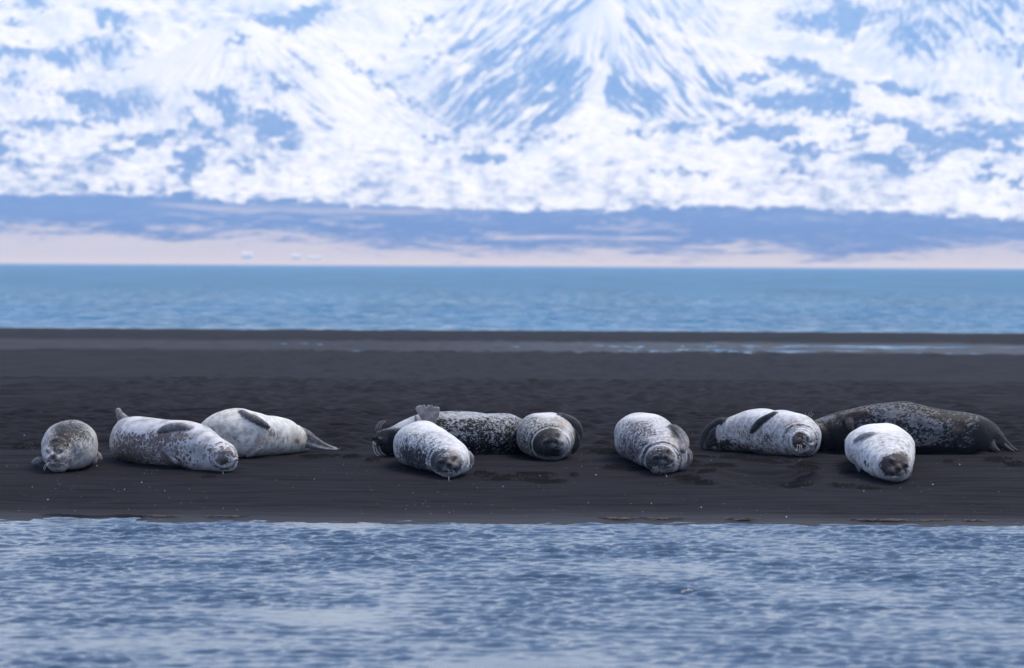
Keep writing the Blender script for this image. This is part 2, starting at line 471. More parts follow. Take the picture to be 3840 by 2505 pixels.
    for q in [(300, 35, 130, 20, -32, 1.1), (180, 130, 190, 22, -40, .6), (260, 380, 95, 75, -20, 1.3), (60, 470, 220, 30, -38, .55), (120, 300, 200, 20, -42, .5),
              (80, 600, 90, 20, -35, .5), (180, 520, 120, 30, -35, .7), (560, 450, 105, 60, 25, 1.4), (470, 400, 40, 55, 0, 1.1), (545, 160, 80, 16, 45, 1), (405, 240, 13, 75, 0, 1), (640, 430, 70, 20, 45, .7),
              (960, 385, 70, 34, 35, 1.2), (880, 330, 90, 9, 42, .8), (1120, 360, 70, 28, -10, 1), (1300, 285, 90, 38, 5, .95), (1400, 320, 90, 26, 20, .8),
              (1380, 95, 130, 34, 5, .9), (1555, 110, 42, 80, 0, 1.1), (1520, 60, 60, 60, 0, .7), (1700, 60, 120, 40, 0, .6), (1780, 170, 80, 60, 0, .65), (1770, 200, 16, 36, 0, 1),
              (1830, 265, 18, 26, 0, .9), (1930, 330, 50, 14, 45, .7), (1950, 170, 40, 60, 20, .6), (2060, 110, 240, 16, 42, .8), (2210, 120, 240, 15, 40, 1), (2230, 250, 190, 10, 42, 1),
              (2320, 200, 190, 12, 40, 1), (2160, 260, 60, 20, 40, .8), (2340, 340, 90, 8, 40, .9), (2240, 40, 120, 14, 35, .9), (1850, 20, 90, 30, 20, .7), (2330, 60, 80, 12, 35, .9),
              (1250, 460, 170, 34, 8, 1), (1420, 480, 120, 40, 0, .8), (1530, 450, 44, 60, 0, 1.2), (1100, 600, 150, 28, 12, 1), (780, 582, 80, 20, 0, 1), (1590, 605, 46, 28, 0, 1.2),
              (1300, 600, 60, 40, 0, .8), (1720, 400, 100, 26, 10, .7), (1850, 420, 130, 16, 8, .7), (2150, 450, 200, 12, 8, .55), (1360, 685, 115, 22, 5, 1.1), (1700, 725, 110, 28, 8, 1.1), (1780, 760, 60, 24, 30, .8),
              (1890, 640, 60, 70, -20, 1), (1960, 690, 40, 40, 0, .8), (1750, 560, 120, 30, 15, .8), (2080, 640, 130, 32, 10, 1), (2230, 600, 120, 30, 20, 1), (2330, 680, 80, 30, 10, .9),
              (2190, 785, 34, 28, 0, 1.2), (2350, 830, 70, 22, 5, 1), (2120, 820, 50, 30, 0, .5), (820, 800, 110, 14, 2, .8), (1330, 780, 60, 14, 20, .7), (1230, 620, 60, 20, 0, .6),
              (560, 612, 130, 8, 0, .8), (250, 640, 60, 10, -20, .7), (120, 640, 60, 14, 0, .4), (1180, 470, 60, 26, 30, .6), (1000, 500, 90, 14, 25, .6), (960, 640, 60, 30, 0, .6),
              (2350, 570, 60, 30, 0, .9), (1450, 400, 60, 30, 20, .6), (730, 350, 120, 10, 45, .6), (680, 260, 120, 9, 45, .4), (960, 190, 90, 10, 45, .4)]:
        blobs.append((*Rr(q[0], q[1]), q[2] / 1.24, q[3] / 1.24, q[4], q[5]))
    for q in [(388, 480, 34, 110, 0, -2.2), (390, 565, 85, 46, 0, -2.0), (385, 380, 22, 60, 0, -1.2), (350, 200, 70, 90, 25, -1), (440, 90, 30, 90, 0, -.7), (1250, 380, 60, 20, -5, -.8), (1100, 410, 70, 16, 5, -.9),
              (1300, 640, 120, 12, -4, -.9), (920, 620, 24, 50, 0, -1), (1000, 470, 70, 12, 15, -.7), (1350, 500, 22, 26, 0, -1), (1545, 505, 18, 30, 0, -1), (1470, 600, 22, 46, 0, -.9),
              (1850, 340, 420, 40, 12, -.9), (1270, 640, 90, 20, 0, -.5)]:
        blobs.append((*Rr(q[0], q[1]), q[2] / 1.24, q[3] / 1.24, q[4], q[5]))
    wu = Field(41, L=900, wave=90, width=0.6, fall=1.5, n=1024)
    wv = Field(42, L=900, wave=90, width=0.6, fall=1.5, n=1024)
    wl = ss(1480, 1750, U) * ss(2235, 2190, U) * ss(540, 440, V)
    calm = 1 - 0.75 * np.maximum(wl, ss(2150, 2250, U) * ss(2900, 2700, U) * ss(520, 420, V))
    Uw = U + 20 * calm * wu(U, V); Vw = V + 10 * calm * wv(U, V)
    D = np.zeros_like(U)
    for (bu, bv, ru, rv, an, am) in blobs:
        c, s = math.cos(R(an)), math.sin(R(an))
        sel = (np.abs(U - bu) < 3 * max(ru, rv)) & (np.abs(V - bv) < 3 * max(ru, rv))
        if not sel.any(): continue
        du, dv = Uw[sel] - bu, Vw[sel] - bv
        e = ((du * c + dv * s) / ru) ** 2 + ((-du * s + dv * c) / rv) ** 2
        D[sel] += am * 1.15 * np.exp(-e * 0.9)
    hum = Field(43, L=1400, wave=66, width=0.65, ax=0.42, fall=1.3, n=1024)
    lowf = Field(48, L=3000, wave=330, width=0.5, ax=0.6, fall=2)
    st = Field(44, L=1200, wave=26, width=0.5, ax=0.12, fall=1.5, n=1024)
    a1, a2 = R(-40), R(43)
    sL = st(U * math.cos(a1) + V * math.sin(a1), -U * math.sin(a1) + V * math.cos(a1))
    sR = st(U * math.cos(a2) + V * math.sin(a2) + 300, -U * math.sin(a2) + V * math.cos(a2))
    wr = np.clip(ss(2240, 2300, U) * ss(2900, 2600, U) * ss(470, 400, V) + ss(3250, 3500, U + 0.3 * V) * ss(330, 260, V), 0, 1)
    vs = Field(45, L=1000, wave=40, width=0.5, ax=2.2, fall=1.6)
    wt = ss(2850, 3000, U) * ss(3500, 3400, U) * ss(200, 150, V)
    nz = hum(U, V)
    a3 = R(34)
    sM = st(U * math.cos(a3) + V * math.sin(a3) + 700, -U * math.sin(a3) + V * math.cos(a3))
    wm = ss(950, 1150, U) * ss(1800, 1600, U) * ss(560, 420, V)
    nz = nz * (1 - 0.7 * wm) + sM * 0.7 * wm
    a4 = R(68)
    sN = st(U * math.cos(a4) + V * math.sin(a4) + 1100, -U * math.sin(a4) + V * math.cos(a4))
    wn_ = ss(950, 800, U) * ss(120, 200, V) * ss(560, 430, V) * 0.55
    nz = nz * (1 - wn_) + sN * wn_
    nz = nz * (1 - wl) + sL * wl
    nz = nz * (1 - wr) + sR * wr
    nz = nz * (1 - 0.6 * wt) + vs(U, V) * 0.6 * wt
    base = 0.25 + 0.10 * ss(430, 560, V) + 0.09 * lowf(U, V) + 0.24 * wl * ss(0, 120, V + 0.45 * (U - 1900)) + 0.05 * wr  # overall tint paints soft relief shade into the snow
    base = base + 0.05 * ss(1700, 900, U) * ss(150, 350, V)
    rock_shade = ss(0.22, 0.92, base + D * (0.85 + (0.25 + 0.15 * np.maximum(wl, wr)) * nz) + (0.115 + 0.10 * np.maximum(wl, wr)) * nz)
    rock_shade = np.clip(rock_shade, 0, 1)
    line = np.interp(U, [-400, 0, 400, 1000, 1500, 1900, 2500, 3000, 3500, 3840, 4400], [725, 738, 735, 757, 775, 786, 772, 775, 790, 808, 822])
    sp = Field(46, L=1200, wave=110, width=0.6, ax=0.4, fall=1.3)
    below = ss(-9, 10, V - line + 7 * sp(U, V) + 1.5 * nz)
    snow_c = np.array([0.69, 0.705, 0.725]); rock_c = np.array([0.075, 0.080, 0.095])
    C = snow_c[None, None, :] * (1 - rock_shade[..., None]) + rock_c * rock_shade[..., None]
    # moor and dry winter grass on the coastal plain
    hb = Field(47, L=2400, wave=55, width=0.7, ax=0.10, fall=1.2, n=1024)
    bnd = np.interp(U, [-400, 0, 500, 1100, 1500, 1900, 2300, 2700, 3200, 3500, 3700, 4300], [868, 870, 873, 885, 925, 935, 925, 930, 945, 925, 900, 890])
    t = ss(-34, 34, V - bnd + 18 * hb(U, V))
    extra = np.clip(ss(0.1, 1.8, hb(U + 400, V * 1.0 + 70)) * 0.55 * ss(780, 810, V) * np.interp(U, [0, 500, 900, 2000, 2800, 3840], [.25, .35, 1, 1, .5, .35]), 0, 1)
    streak = np.exp(-((V - np.interp(U, [600, 900, 1500], [770, 785, 795])) / 9) ** 2) * ss(500, 700, U) * ss(1800, 1500, U) * 0.6
    streak = streak + np.exp(-((V - 888) / 7) ** 2) * ss(1750, 1900, U) * ss(2600, 2350, U) * 0.7
    t = np.clip(np.maximum(t, np.clip(extra + streak, 0, 1)), 0, 1)
    moor = np.array([0.040, 0.038, 0.045]); grass = np.array([0.50, 0.41, 0.27])
    mid = np.clip(1 - 0.22 * ss(-60, 20, -(V - 965)) , 0, 1)
    G = moor * (1 - t[..., None]) + grass * (t * mid)[..., None]
    C = C * (1 - below[..., None]) + G * below[..., None]
    beach = ss(1.6, 0.4, Z)
    C = C * (1 - beach[..., None]) + np.array([0.06, 0.05, 0.05]) * beach[..., None]
    m, nt, bs = new_mat('mountainside')
    nt.links.new(attr(nt, 'cover', True), bs.inputs['Base Color'])
    bs.inputs['Roughness'].default_value = 0.9
    bs.inputs['Specular IOR Level'].default_value = 0.1
    o = grid_obj('mountains', X, Y, Z, m)
    set_col(o.data, 'cover', C.reshape(-1, 3))
    tag(o, kind='structure')

def build_haze():
    m = bpy.data.materials.new('haze_air'); m.use_nodes = True
    nt = m.node_tree
    nt.nodes.remove(nt.nodes['Principled BSDF'])
    pv = nt.nodes.new('ShaderNodeVolumePrincipled')
    pv.inputs['Color'].default_value = HAZE_COL
    pv.inputs['Absorption Color'].default_value = (1, 1, 1, 1)
    pv.inputs['Density'].default_value = HAZE_DENS
    pv.inputs['Anisotropy'].default_value = 0.0
    nt.links.new(pv.outputs[0], nt.nodes['Material Output'].inputs['Volume'])
    x0, x1, y0, y1, z0, z1 = -7000, 7000, -150, 15500, -6, 1400
    V = [(x, y, z) for x in (x0, x1) for y in (y0, y1) for z in (z0, z1)]
    F = [(0, 1, 3, 2), (4, 6, 7, 5), (0, 4, 5, 1), (2, 3, 7, 6), (0, 2, 6, 4), (1, 5, 7, 3)]
    o = mesh_obj('haze', V, F, m, smooth=False)
    tag(o, kind='stuff')

HAZE_COL = (0.22, 0.45, 1.0, 1)
HAZE_DENS = 1.45e-4
build_sand()
build_water()
build_mountains()
build_haze()
# ------------------------------------------------------------------ seals
CAMV = Vector((0, 0, CAMZ))

def ray_dir(px, py):
    ux, uy = unroll(px, py)
    return Vector(((ux - 1920.0) / FPX, 1.0, -(uy - HY) / FPX))

def at_depth(px, py, d):
    return CAMV + ray_dir(px, py) * d

def to_px(P):
    x = P[:, 0] / P[:, 1] * FPX + 1920.0
    y = HY + (CAMZ - P[:, 2]) / P[:, 1] * FPX
    X, Y = x - 1920.0, y - 1252.5
    c, s = math.cos(ROLL), math.sin(ROLL)
    return X * c - Y * s + 1920.0, X * s + Y * c + 1252.5

def dg(px, gy):
    return px_ground_depth(unroll(px, gy)[1])

def catmull(K, m):
    """K (n,c) key rows -> m samples between each pair"""
    n = len(K)
    P = np.vstack([2 * K[0] - K[1], K, 2 * K[-1] - K[-2]])
    out = []
    for i in range(n - 1):
        p0, p1, p2, p3 = P[i:i + 4]
        for t in np.arange(m) / m:
            out.append(0.5 * ((2 * p1) + (-p0 + p2) * t + (2 * p0 - 5 * p1 + 4 * p2 - p3) * t * t + (-p0 + 3 * p1 - 3 * p2 + p3) * t ** 3))
    out.append(K[-1])
    return np.array(out)

def loft(keys, side=None, m=6, nseg=36, belly=2.0, cap=True, ribs=0.0):
    """keys rows: x y z ra rb ; ra along the side vector, rb across it"""
    K = catmull(np.array(keys, dtype=float), m)
    C, ra, rb = K[:, :3], np.maximum(K[:, 3], 0.002), np.maximum(K[:, 4], 0.002)
    T = np.gradient(C, axis=0)
    T /= np.linalg.norm(T, axis=1)[:, None] + 1e-9
    if side is None:
        A = np.cross(T, np.array([0, 0, 1.0]))
    else:
        A = np.cross(T, np.asarray(side, dtype=float)[None, :])
    A /= np.linalg.norm(A, axis=1)[:, None] + 1e-9
    B = np.cross(A, T)
    if cap:
        def endcap(c, t, a, b, x, y, sgn):
            o = []
            L = min(x, y)
            for q in (0.35, 0.65, 0.86, 0.97, 1.0):
                s = math.sqrt(max(0, 1 - q * q)) if q < 1 else 0.05
                o.append((c + sgn * t * L * q, x * s, y * s))
            return o
        pre = endcap(C[0], T[0], A[0], B[0], ra[0], rb[0], -1)[::-1]
        post = endcap(C[-1], T[-1], A[-1], B[-1], ra[-1], rb[-1], 1)
        C = np.vstack([[p[0] for p in pre], C, [p[0] for p in post]])
        ra = np.concatenate([[p[1] for p in pre], ra, [p[1] for p in post]])
        rb = np.concatenate([[p[2] for p in pre], rb, [p[2] for p in post]])
        A = np.vstack([np.repeat(A[:1], 5, 0), A, np.repeat(A[-1:], 5, 0)])
        B = np.vstack([np.repeat(B[:1], 5, 0), B, np.repeat(B[-1:], 5, 0)])
    th = np.linspace(0, 2 * math.pi, nseg, endpoint=False)
    c, s = np.cos(th), np.sin(th)
    sx = np.sign(c) * np.abs(c) ** (2 / 2.15)
    sy = np.where(s < 0, -np.abs(s) ** (2 / (2.0 + belly * 0.4)), np.abs(s) ** (2 / 2.05))
    if ribs: sy = sy * (1 + ribs * np.cos(sx * 2 * math.pi * 2.0))
    V = C[:, None, :] + ra[:, None, None] * sx[None, :, None] * A[:, None, :] + rb[:, None, None] * sy[None, :, None] * B[:, None, :]
    n = len(C)
    V = V.reshape(-1, 3)
    F = []
    for i in range(n - 1):
        for j in range(nseg):
            k = (j + 1) % nseg
            F.append((i * nseg + j, i * nseg + k, (i + 1) * nseg + k, (i + 1) * nseg + j))
    F.append(tuple(range(nseg))[::-1])
    F.append(tuple(range((n - 1) * nseg, n * nseg)))
    return V, F

def ellipsoid(c, axes, r, nu=20, nv=12):
    V, F = [], []
    c = np.array(c)
    for i in range(nv + 1):
        p = math.pi * i / nv
        for j in range(nu):
            t = 2 * math.pi * j / nu
            q = (math.cos(p), math.sin(p) * math.cos(t), math.sin(p) * math.sin(t))
            V.append(c + sum(axes[k] * (r[k] * q[k]) for k in range(3)))
    for i in range(nv):
        for j in range(nu):
            k = (j + 1) % nu
            F.append((i * nu + j, i * nu + k, (i + 1) * nu + k, (i + 1) * nu + j))
    return np.array(V), F

def seal_material(name, light, dark, skin, scale, soft=0.05, warm=(0.30, 0.20, 0.13), stretch=(1, 1, 1), net=0.0, seed=0.0):
    m, nt, bs = new_mat(name)
    co = mapping(nt, obj_co(nt), stretch, (seed, seed * 1.7, seed * 0.6))
    t = noise(nt, co, scale, 5, 0.62, 0.9)
    if net > 0:
        v = N(nt, 'ShaderNodeTexVoronoi', feature='DISTANCE_TO_EDGE')
        v.inputs['Scale'].default_value = scale * 1.15
        warp = noise(nt, co, scale * 0.9, 2, 0.5)
        vm = nt.nodes.new('ShaderNodeVectorMath'); vm.operation = 'ADD'
        nt.links.new(co, vm.inputs[0])
        cmb = nt.nodes.new('ShaderNodeCombineXYZ')
        w = math_n(nt, 'MULTIPLY', math_n(nt, 'SUBTRACT', warp, 0.5), 0.06)
        for i in range(3): nt.links.new(w, cmb.inputs[i])
        nt.links.new(cmb.outputs[0], vm.inputs[1]); nt.links.new(vm.outputs[0], v.inputs['Vector'])
        e = mapr(nt, v.outputs['Distance'], 0.02, 0.28, 0.28, 0.66, False)
        t = math_n(nt, 'ADD', math_n(nt, 'MULTIPLY', t, 1 - net), math_n(nt, 'MULTIPLY', e, net))
    big = noise(nt, co, scale * 0.22, 2, 0.5)
    cov = math_n(nt, 'ADD', attr(nt, 'cov'), math_n(nt, 'MULTIPLY', math_n(nt, 'SUBTRACT', big, 0.5), 0.35))
    thr = mapr(nt, cov, 0.0, 1.0, 0.80, 0.30, False)
    lo = math_n(nt, 'SUBTRACT', thr, soft); hi = math_n(nt, 'ADD', thr, soft)
    mask = mapr(nt, t, lo, hi)
    shade = noise(nt, co, scale * 0.6, 3, 0.6)
    ld = tuple(q * 0.52 for q in light)
    soft = soft * 1.5
    c = mixc(nt, mapr(nt, shade, 0.35, 0.7), light, ld)
    dark = tuple(q * 0.52 for q in dark)
    light = (light[0], light[1] * 0.97, light[2] * 0.84)
    dd = tuple(q * 1.7 for q in dark)
    dk = mixc(nt, mapr(nt, noise(nt, co, scale * 1.6, 3, 0.6), 0.4, 0.75), dark, dd)
    c = mixc(nt, mask, c, dk)
    c = mixc(nt, attr(nt, 'tone'), c, (0.78, 0.78, 0.77))
    c = mixc(nt, attr(nt, 'warm'), c, warm)
    sk = mixc(nt, mapr(nt, noise(nt, co, 26.0, 3, 0.6), 0.35, 0.7), skin, tuple(q * 1.9 for q in skin))
    c = mixc(nt, attr(nt, 'skin'), c, sk)
    c = mixc(nt, math_n(nt, 'MULTIPLY', attr(nt, 'pad'), mapr(nt, t, 0.3, 0.7, 0.35, 1.0)), c, (0.17, 0.155, 0.145))
    c = mixc(nt, attr(nt, 'line'), c, (0.008, 0.007, 0.007))
    hair = noise(nt, mapping(nt, obj_co(nt), (90, 90, 220)), 1.0, 2, 0.6)
    c = mixc(nt, mapr(nt, hair, 0.3, 0.75, 0.0, 0.30), c, (0.62, 0.60, 0.57), 'MULTIPLY')
    nt.links.new(c, bs.inputs['Base Color'])
    bs.inputs['Roughness'].default_value = 0.62
    bs.inputs['Specular IOR Level'].default_value = 0.16
    bs.inputs['Sheen Weight'].default_value = 0.04
    bs.inputs['Sheen Roughness'].default_value = 0.5
    b1 = bump(nt, noise(nt, obj_co(nt), 9.0, 3, 0.5), 0.35, 0.02)
    b2 = bump(nt, hair, 0.25, 0.003, b1)
    nt.links.new(b2, bs.inputs['Normal'])
    return m

def tube(pts, r0, r1, n=5):
    P = catmull(np.array([list(p) for p in pts], dtype=float), 4)
    T = np.gradient(P, axis=0); T /= np.linalg.norm(T, axis=1)[:, None] + 1e-9
    A = np.cross(T, [0.13, 0.9, 0.3]); A /= np.linalg.norm(A, axis=1)[:, None] + 1e-9
    B = np.cross(T, A)
    th = np.linspace(0, 2 * math.pi, n, endpoint=False)
    rr = np.linspace(r0, r1, len(P))
    V = P[:, None, :] + rr[:, None, None] * (np.cos(th)[None, :, None] * A[:, None, :] + np.sin(th)[None, :, None] * B[:, None, :])
    V = V.reshape(-1, 3)
    F = [(i * n + j, i * n + (j + 1) % n, (i + 1) * n + (j + 1) % n, (i + 1) * n + j) for i in range(len(P) - 1) for j in range(n)]
    F += [tuple(range(n))[::-1], tuple(range((len(P) - 1) * n, len(P) * n))]
    return V, F

class Join:
    def __init__(self): self.V, self.F, self.tagv, self.n = [], [], [], 0
    def add(self, VF, t=0):
        V, F = VF
        self.V.append(np.asarray(V)); self.F += [tuple(i + self.n for i in f) for f in F]
        self.tagv.append(np.full(len(V), t)); self.n += len(V)
    def out(self): return np.vstack(self.V), self.F, np.concatenate(self.tagv)

WHISK = None

def build_seal(label, rings, head, flippers, mat, cov, paints, rings_dark=(), features=True, whisk=(), voxel=0.0065, group='seals hauled out on the sandbank', brow=1.0):
    J = Join()
    keys = []
    for q in rings:
        cx, top, gy, hw = q[:4]
        d = dg(cx, gy)
        p1 = at_depth(cx, top, d)
        zb = float(ground(p1.x, d)) - 0.014 if len(q) < 5 else at_depth(cx, q[4], d).z
        rz = max(0.012, (p1.z - zb) / 2)
        keys.append((p1.x, d, p1.z - rz, hw * d / FPX, rz))
    body = loft(keys, m=7, nseg=44, belly=2.5)
    J.add(body, 0)
    # head
    hc = None
    if head:
        hx, hy_, hgy, hr, F_, U_ = head
        hd = dg(hx, hgy)
        hc = at_depth(hx, hy_, hd)
        Rr = hr * hd / FPX
        f = Vector(F_).normalized(); u = Vector(U_); u = (u - f * u.dot(f)).normalized(); r = f.cross(u)
        fa, ua, ra_ = (np.array(v) for v in (f, u, r))
        ax = (fa, ra_, ua)
        hcn = np.array(hc)
        J.add(ellipsoid(hcn, ax, (1.12 * Rr, 1.0 * Rr, 0.94 * Rr), 28, 18), 1)
        for s in (-1, 1):
            J.add(ellipsoid(hcn + fa * 0.90 * Rr + ra_ * s * 0.24 * Rr - ua * 0.18 * Rr, ax, (0.44 * Rr, 0.33 * Rr, 0.29 * Rr)), 1)
            J.add(ellipsoid(hcn + fa * 0.78 * Rr + ra_ * s * 0.42 * Rr + ua * 0.44 * Rr, ax, (0.22 * Rr, 0.22 * Rr, 0.10 * Rr * brow)), 1)
        J.add(ellipsoid(hcn + fa * 0.90 * Rr + ua * 0.10 * Rr, ax, (0.52 * Rr, 0.27 * Rr, 0.26 * Rr)), 1)
        J.add(ellipsoid(hcn + fa * 1.24 * Rr + ua * 0.02 * Rr, ax, (0.14 * Rr, 0.17 * Rr, 0.12 * Rr)), 1)
        J.add(ellipsoid(hcn + fa * 0.85 * Rr - ua * 0.40 * Rr, ax, (0.42 * Rr, 0.34 * Rr, 0.24 * Rr)), 1)
    V, F, _ = J.out()
    bvh = BVHTree.FromPolygons([Vector(v) for v in V], F)
    # flippers are laid against the body where they are seen on it
    def surf(px, py, default):
        dr = ray_dir(px, py)
        h = bvh.ray_cast(CAMV, dr.normalized(), 80)
        return h[0].y if h[0] is not None else default
    for fl in flippers:
        path, gy0, thick = fl[0], fl[1], fl[2]
        opt = fl[3] if len(fl) > 3 else {}
        d0 = dg(path[0][0], gy0) if gy0 else surf(path[0][0], path[0][1], 34.0)
        ks, last = [], d0
        for (px, py, lift, hw) in path:
            dd = surf(px, py, last) if gy0 is None or opt.get('hug') else d0
            last = dd
            p = at_depth(px, py, dd - lift)
            ks.append((p.x, p.y, p.z, hw * dd / FPX, thick))
        n = opt.get('n', (0, -1, 0.06))
        J.add(loft(ks, side=n, m=7, nseg=32, belly=0, ribs=0.30), 2)
    V, F, tg = J.out()
    me = bpy.data.meshes.new('tmp'); me.from_pydata([tuple(v) for v in V], [], F)
    tmp = bpy.data.objects.new('tmp', me); COL.objects.link(tmp)
    md = tmp.modifiers.new('r', 'REMESH'); md.mode = 'VOXEL'; md.voxel_size = voxel; md.use_smooth_shade = True
    ms = tmp.modifiers.new('s', 'SMOOTH'); ms.factor = 0.5; ms.iterations = 5
    dgx = bpy.context.evaluated_depsgraph_get()
    dgx.update()
    nm = bpy.data.meshes.new_from_object(tmp.evaluated_get(dgx))
    bpy.data.objects.remove(tmp); bpy.data.meshes.remove(me)
    n = len(nm.vertices)
    P = np.empty(n * 3, dtype=np.float32); nm.vertices.foreach_get('co', P); P = P.reshape(-1, 3).astype(float)
    Nn = np.empty(n * 3, dtype=np.float32); nm.vertices.foreach_get('normal', Nn); Nn = Nn.reshape(-1, 3).astype(float)
    kd = KDTree(len(V))
    for i, v in enumerate(V): kd.insert(v, i)
    kd.balance()
    cls = np.array([tg[kd.find(p)[1]] for p in P])
    # masks
    A = {'cov': np.full(n, float(cov)), 'skin': np.where(cls == 2, 1.0, 0.0), 'warm': np.zeros(n), 'tone': np.zeros(n), 'pad': np.zeros(n), 'line': np.zeros(n)}
    # soften the flipper roots by neighbour averaging
    E = np.empty(len(nm.edges) * 2, dtype=np.int32); nm.edges.foreach_get('vertices', E); E = E.reshape(-1, 2)
    deg = np.bincount(E.ravel(), minlength=n).astype(float)
    for _ in range(5):
        s = A['skin']; acc = np.zeros(n)
        np.add.at(acc, E[:, 0], s[E[:, 1]]); np.add.at(acc, E[:, 1], s[E[:, 0]])
        A['skin'] = 0.4 * s + 0.6 * acc / np.maximum(deg, 1)
    u_, v_ = to_px(P)
    bv2 = BVHTree.FromPolygons([Vector(p) for p in P], [tuple(p.vertices) for p in nm.polygons])
    view = P - np.array([0, 0, CAMZ]); view /= np.linalg.norm(view, axis=1)[:, None]
    facing = ss(0.15, -0.12, (Nn * view).sum(1))
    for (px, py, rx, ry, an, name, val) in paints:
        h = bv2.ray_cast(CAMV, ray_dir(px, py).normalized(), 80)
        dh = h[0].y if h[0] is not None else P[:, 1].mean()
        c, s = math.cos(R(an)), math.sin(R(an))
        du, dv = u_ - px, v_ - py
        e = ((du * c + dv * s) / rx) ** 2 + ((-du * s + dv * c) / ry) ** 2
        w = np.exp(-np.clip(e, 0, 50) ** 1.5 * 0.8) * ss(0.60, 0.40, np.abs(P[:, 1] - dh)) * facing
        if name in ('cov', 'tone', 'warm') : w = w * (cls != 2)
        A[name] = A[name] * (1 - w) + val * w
    for (px, py, rx, ry, wd, name, val) in rings_dark:  # coat rings, and fold shading painted as faint arcs round the neck
        q = np.sqrt(((u_ - px) / rx) ** 2 + ((v_ - py) / ry) ** 2)
        w = np.exp(-((q - 1) * rx / wd) ** 2) * facing * (cls != 2)
        A[name] = A[name] * (1 - w) + val * w
        P = P - Nn * (w * 0.006)[:, None]
    if hc is not None and features:
        Q = (P - hcn) / Rr
        a, b, c = Q @ fa, Q @ ra_, Q @ ua
        fr = (a > 0.25) & (np.abs(b) < 1.1) & (np.abs(c) < 1.1)
        def feat(bc, cc, rb, rc, an, depth, val, amin=0.25, amax=2.0):
            co_, si = math.cos(R(an)), math.sin(R(an))
            db, dc = b - bc, c - cc
            e = ((db * co_ + dc * si) / rb) ** 2 + ((-db * si + dc * co_) / rc) ** 2
            w = np.exp(-np.clip(e, 0, 50)) * (a > amin) * (a < amax) * (Nn @ fa > -0.1)
            A['line'] = np.maximum(A['line'], w * val * 0.85)
            return w * depth
        disp = np.zeros(n)
        for s in (-1, 1):
            A['pad'] += 0.75 * np.exp(-((b - 0.27 * s) / 0.24) ** 2 - ((c + 0.16) / 0.20) ** 2) * (a > 0.7)
            A['pad'] += 0.45 * np.exp(-((b - 0.50 * s) / 0.30) ** 2 - ((c - 0.48) / 0.20) ** 2) * (a > 0.3)
        for s in (-1, 1):
            disp += feat(0.46 * s, 0.24, 0.22, 0.065, 12 * s, 0.055, 1.0, 0.3, 1.15)
            disp += feat(0.46 * s, 0.22, 0.30, 0.15, 0, 0.03, 0.25, 0.3, 1.15)
            disp += feat(0.09 * s, 0.02, 0.055, 0.11, 28 * s, 0.03, 1.0, 1.1)
            disp += feat(0.22 * s, -0.36, 0.24, 0.045, 22 * s, 0.05, 0.85, 0.7)
        disp += feat(0, -0.20, 0.03, 0.16, 0, 0.05, 0.8, 1.0)
        disp += feat(0, 0.06, 0.17, 0.10, 0, 0.0, 0.7, 1.25)
        P = P - Nn * (disp * Rr)[:, None] * 0.9
    # slow, shallow unevenness of fat and folds
    rs = np.random.RandomState(int(abs(P[0, 0]) * 1000) % 9999)
    un = np.zeros(n)
    for k in range(14):
        dv = rs.randn(3); dv /= np.linalg.norm(dv); fq = rs.uniform(9, 34)
        un += np.sin(P @ dv * fq + rs.rand() * 6.28) * (10.0 / fq) ** 0.9
    P = P + Nn * (0.0030 * un * np.where(cls == 0, 1.0, 0.25))[:, None]
    base = Vector((float(np.mean(P[:, 0])), float(np.mean(P[:, 1])), 0))
    base.z = float(ground(base.x, base.y))
    P = P - np.array(base)
    nm.vertices.foreach_set('co', P.astype(np.float32).ravel())
    nm.name = 'seal'
    nm.materials.clear(); nm.materials.append(mat)
    nm.polygons.foreach_set('use_smooth', np.ones(len(nm.polygons), dtype=bool))
    for k, v in A.items(): set_f(nm, k, np.clip(v, 0, 1))
    nm.update()
    o = bpy.data.objects.new('seal', nm); COL.objects.link(o)
    o.location = base
    tag(o, label, 'seal', group)
    if whisk:
        for (pts, gy) in whisk:
            W = Join()
            d = dg(pts[0][0], gy)
            W.add(tube([at_depth(p[0], p[1], d - (0.02 * i)) - base for i, p in enumerate(pts)], 0.0016, 0.0007))
            V, F, _ = W.out()
            w = mesh_obj('whisker', V, F, WHISK, o)
    return o

m_, nt_, bs_ = new_mat('whisker_hair')
bs_.inputs['Base Color'].default_value = (0.62, 0.58, 0.52, 1); bs_.inputs['Roughness'].default_value = 0.4
WHISK = m_

WHITE = (0.70, 0.69, 0.66)
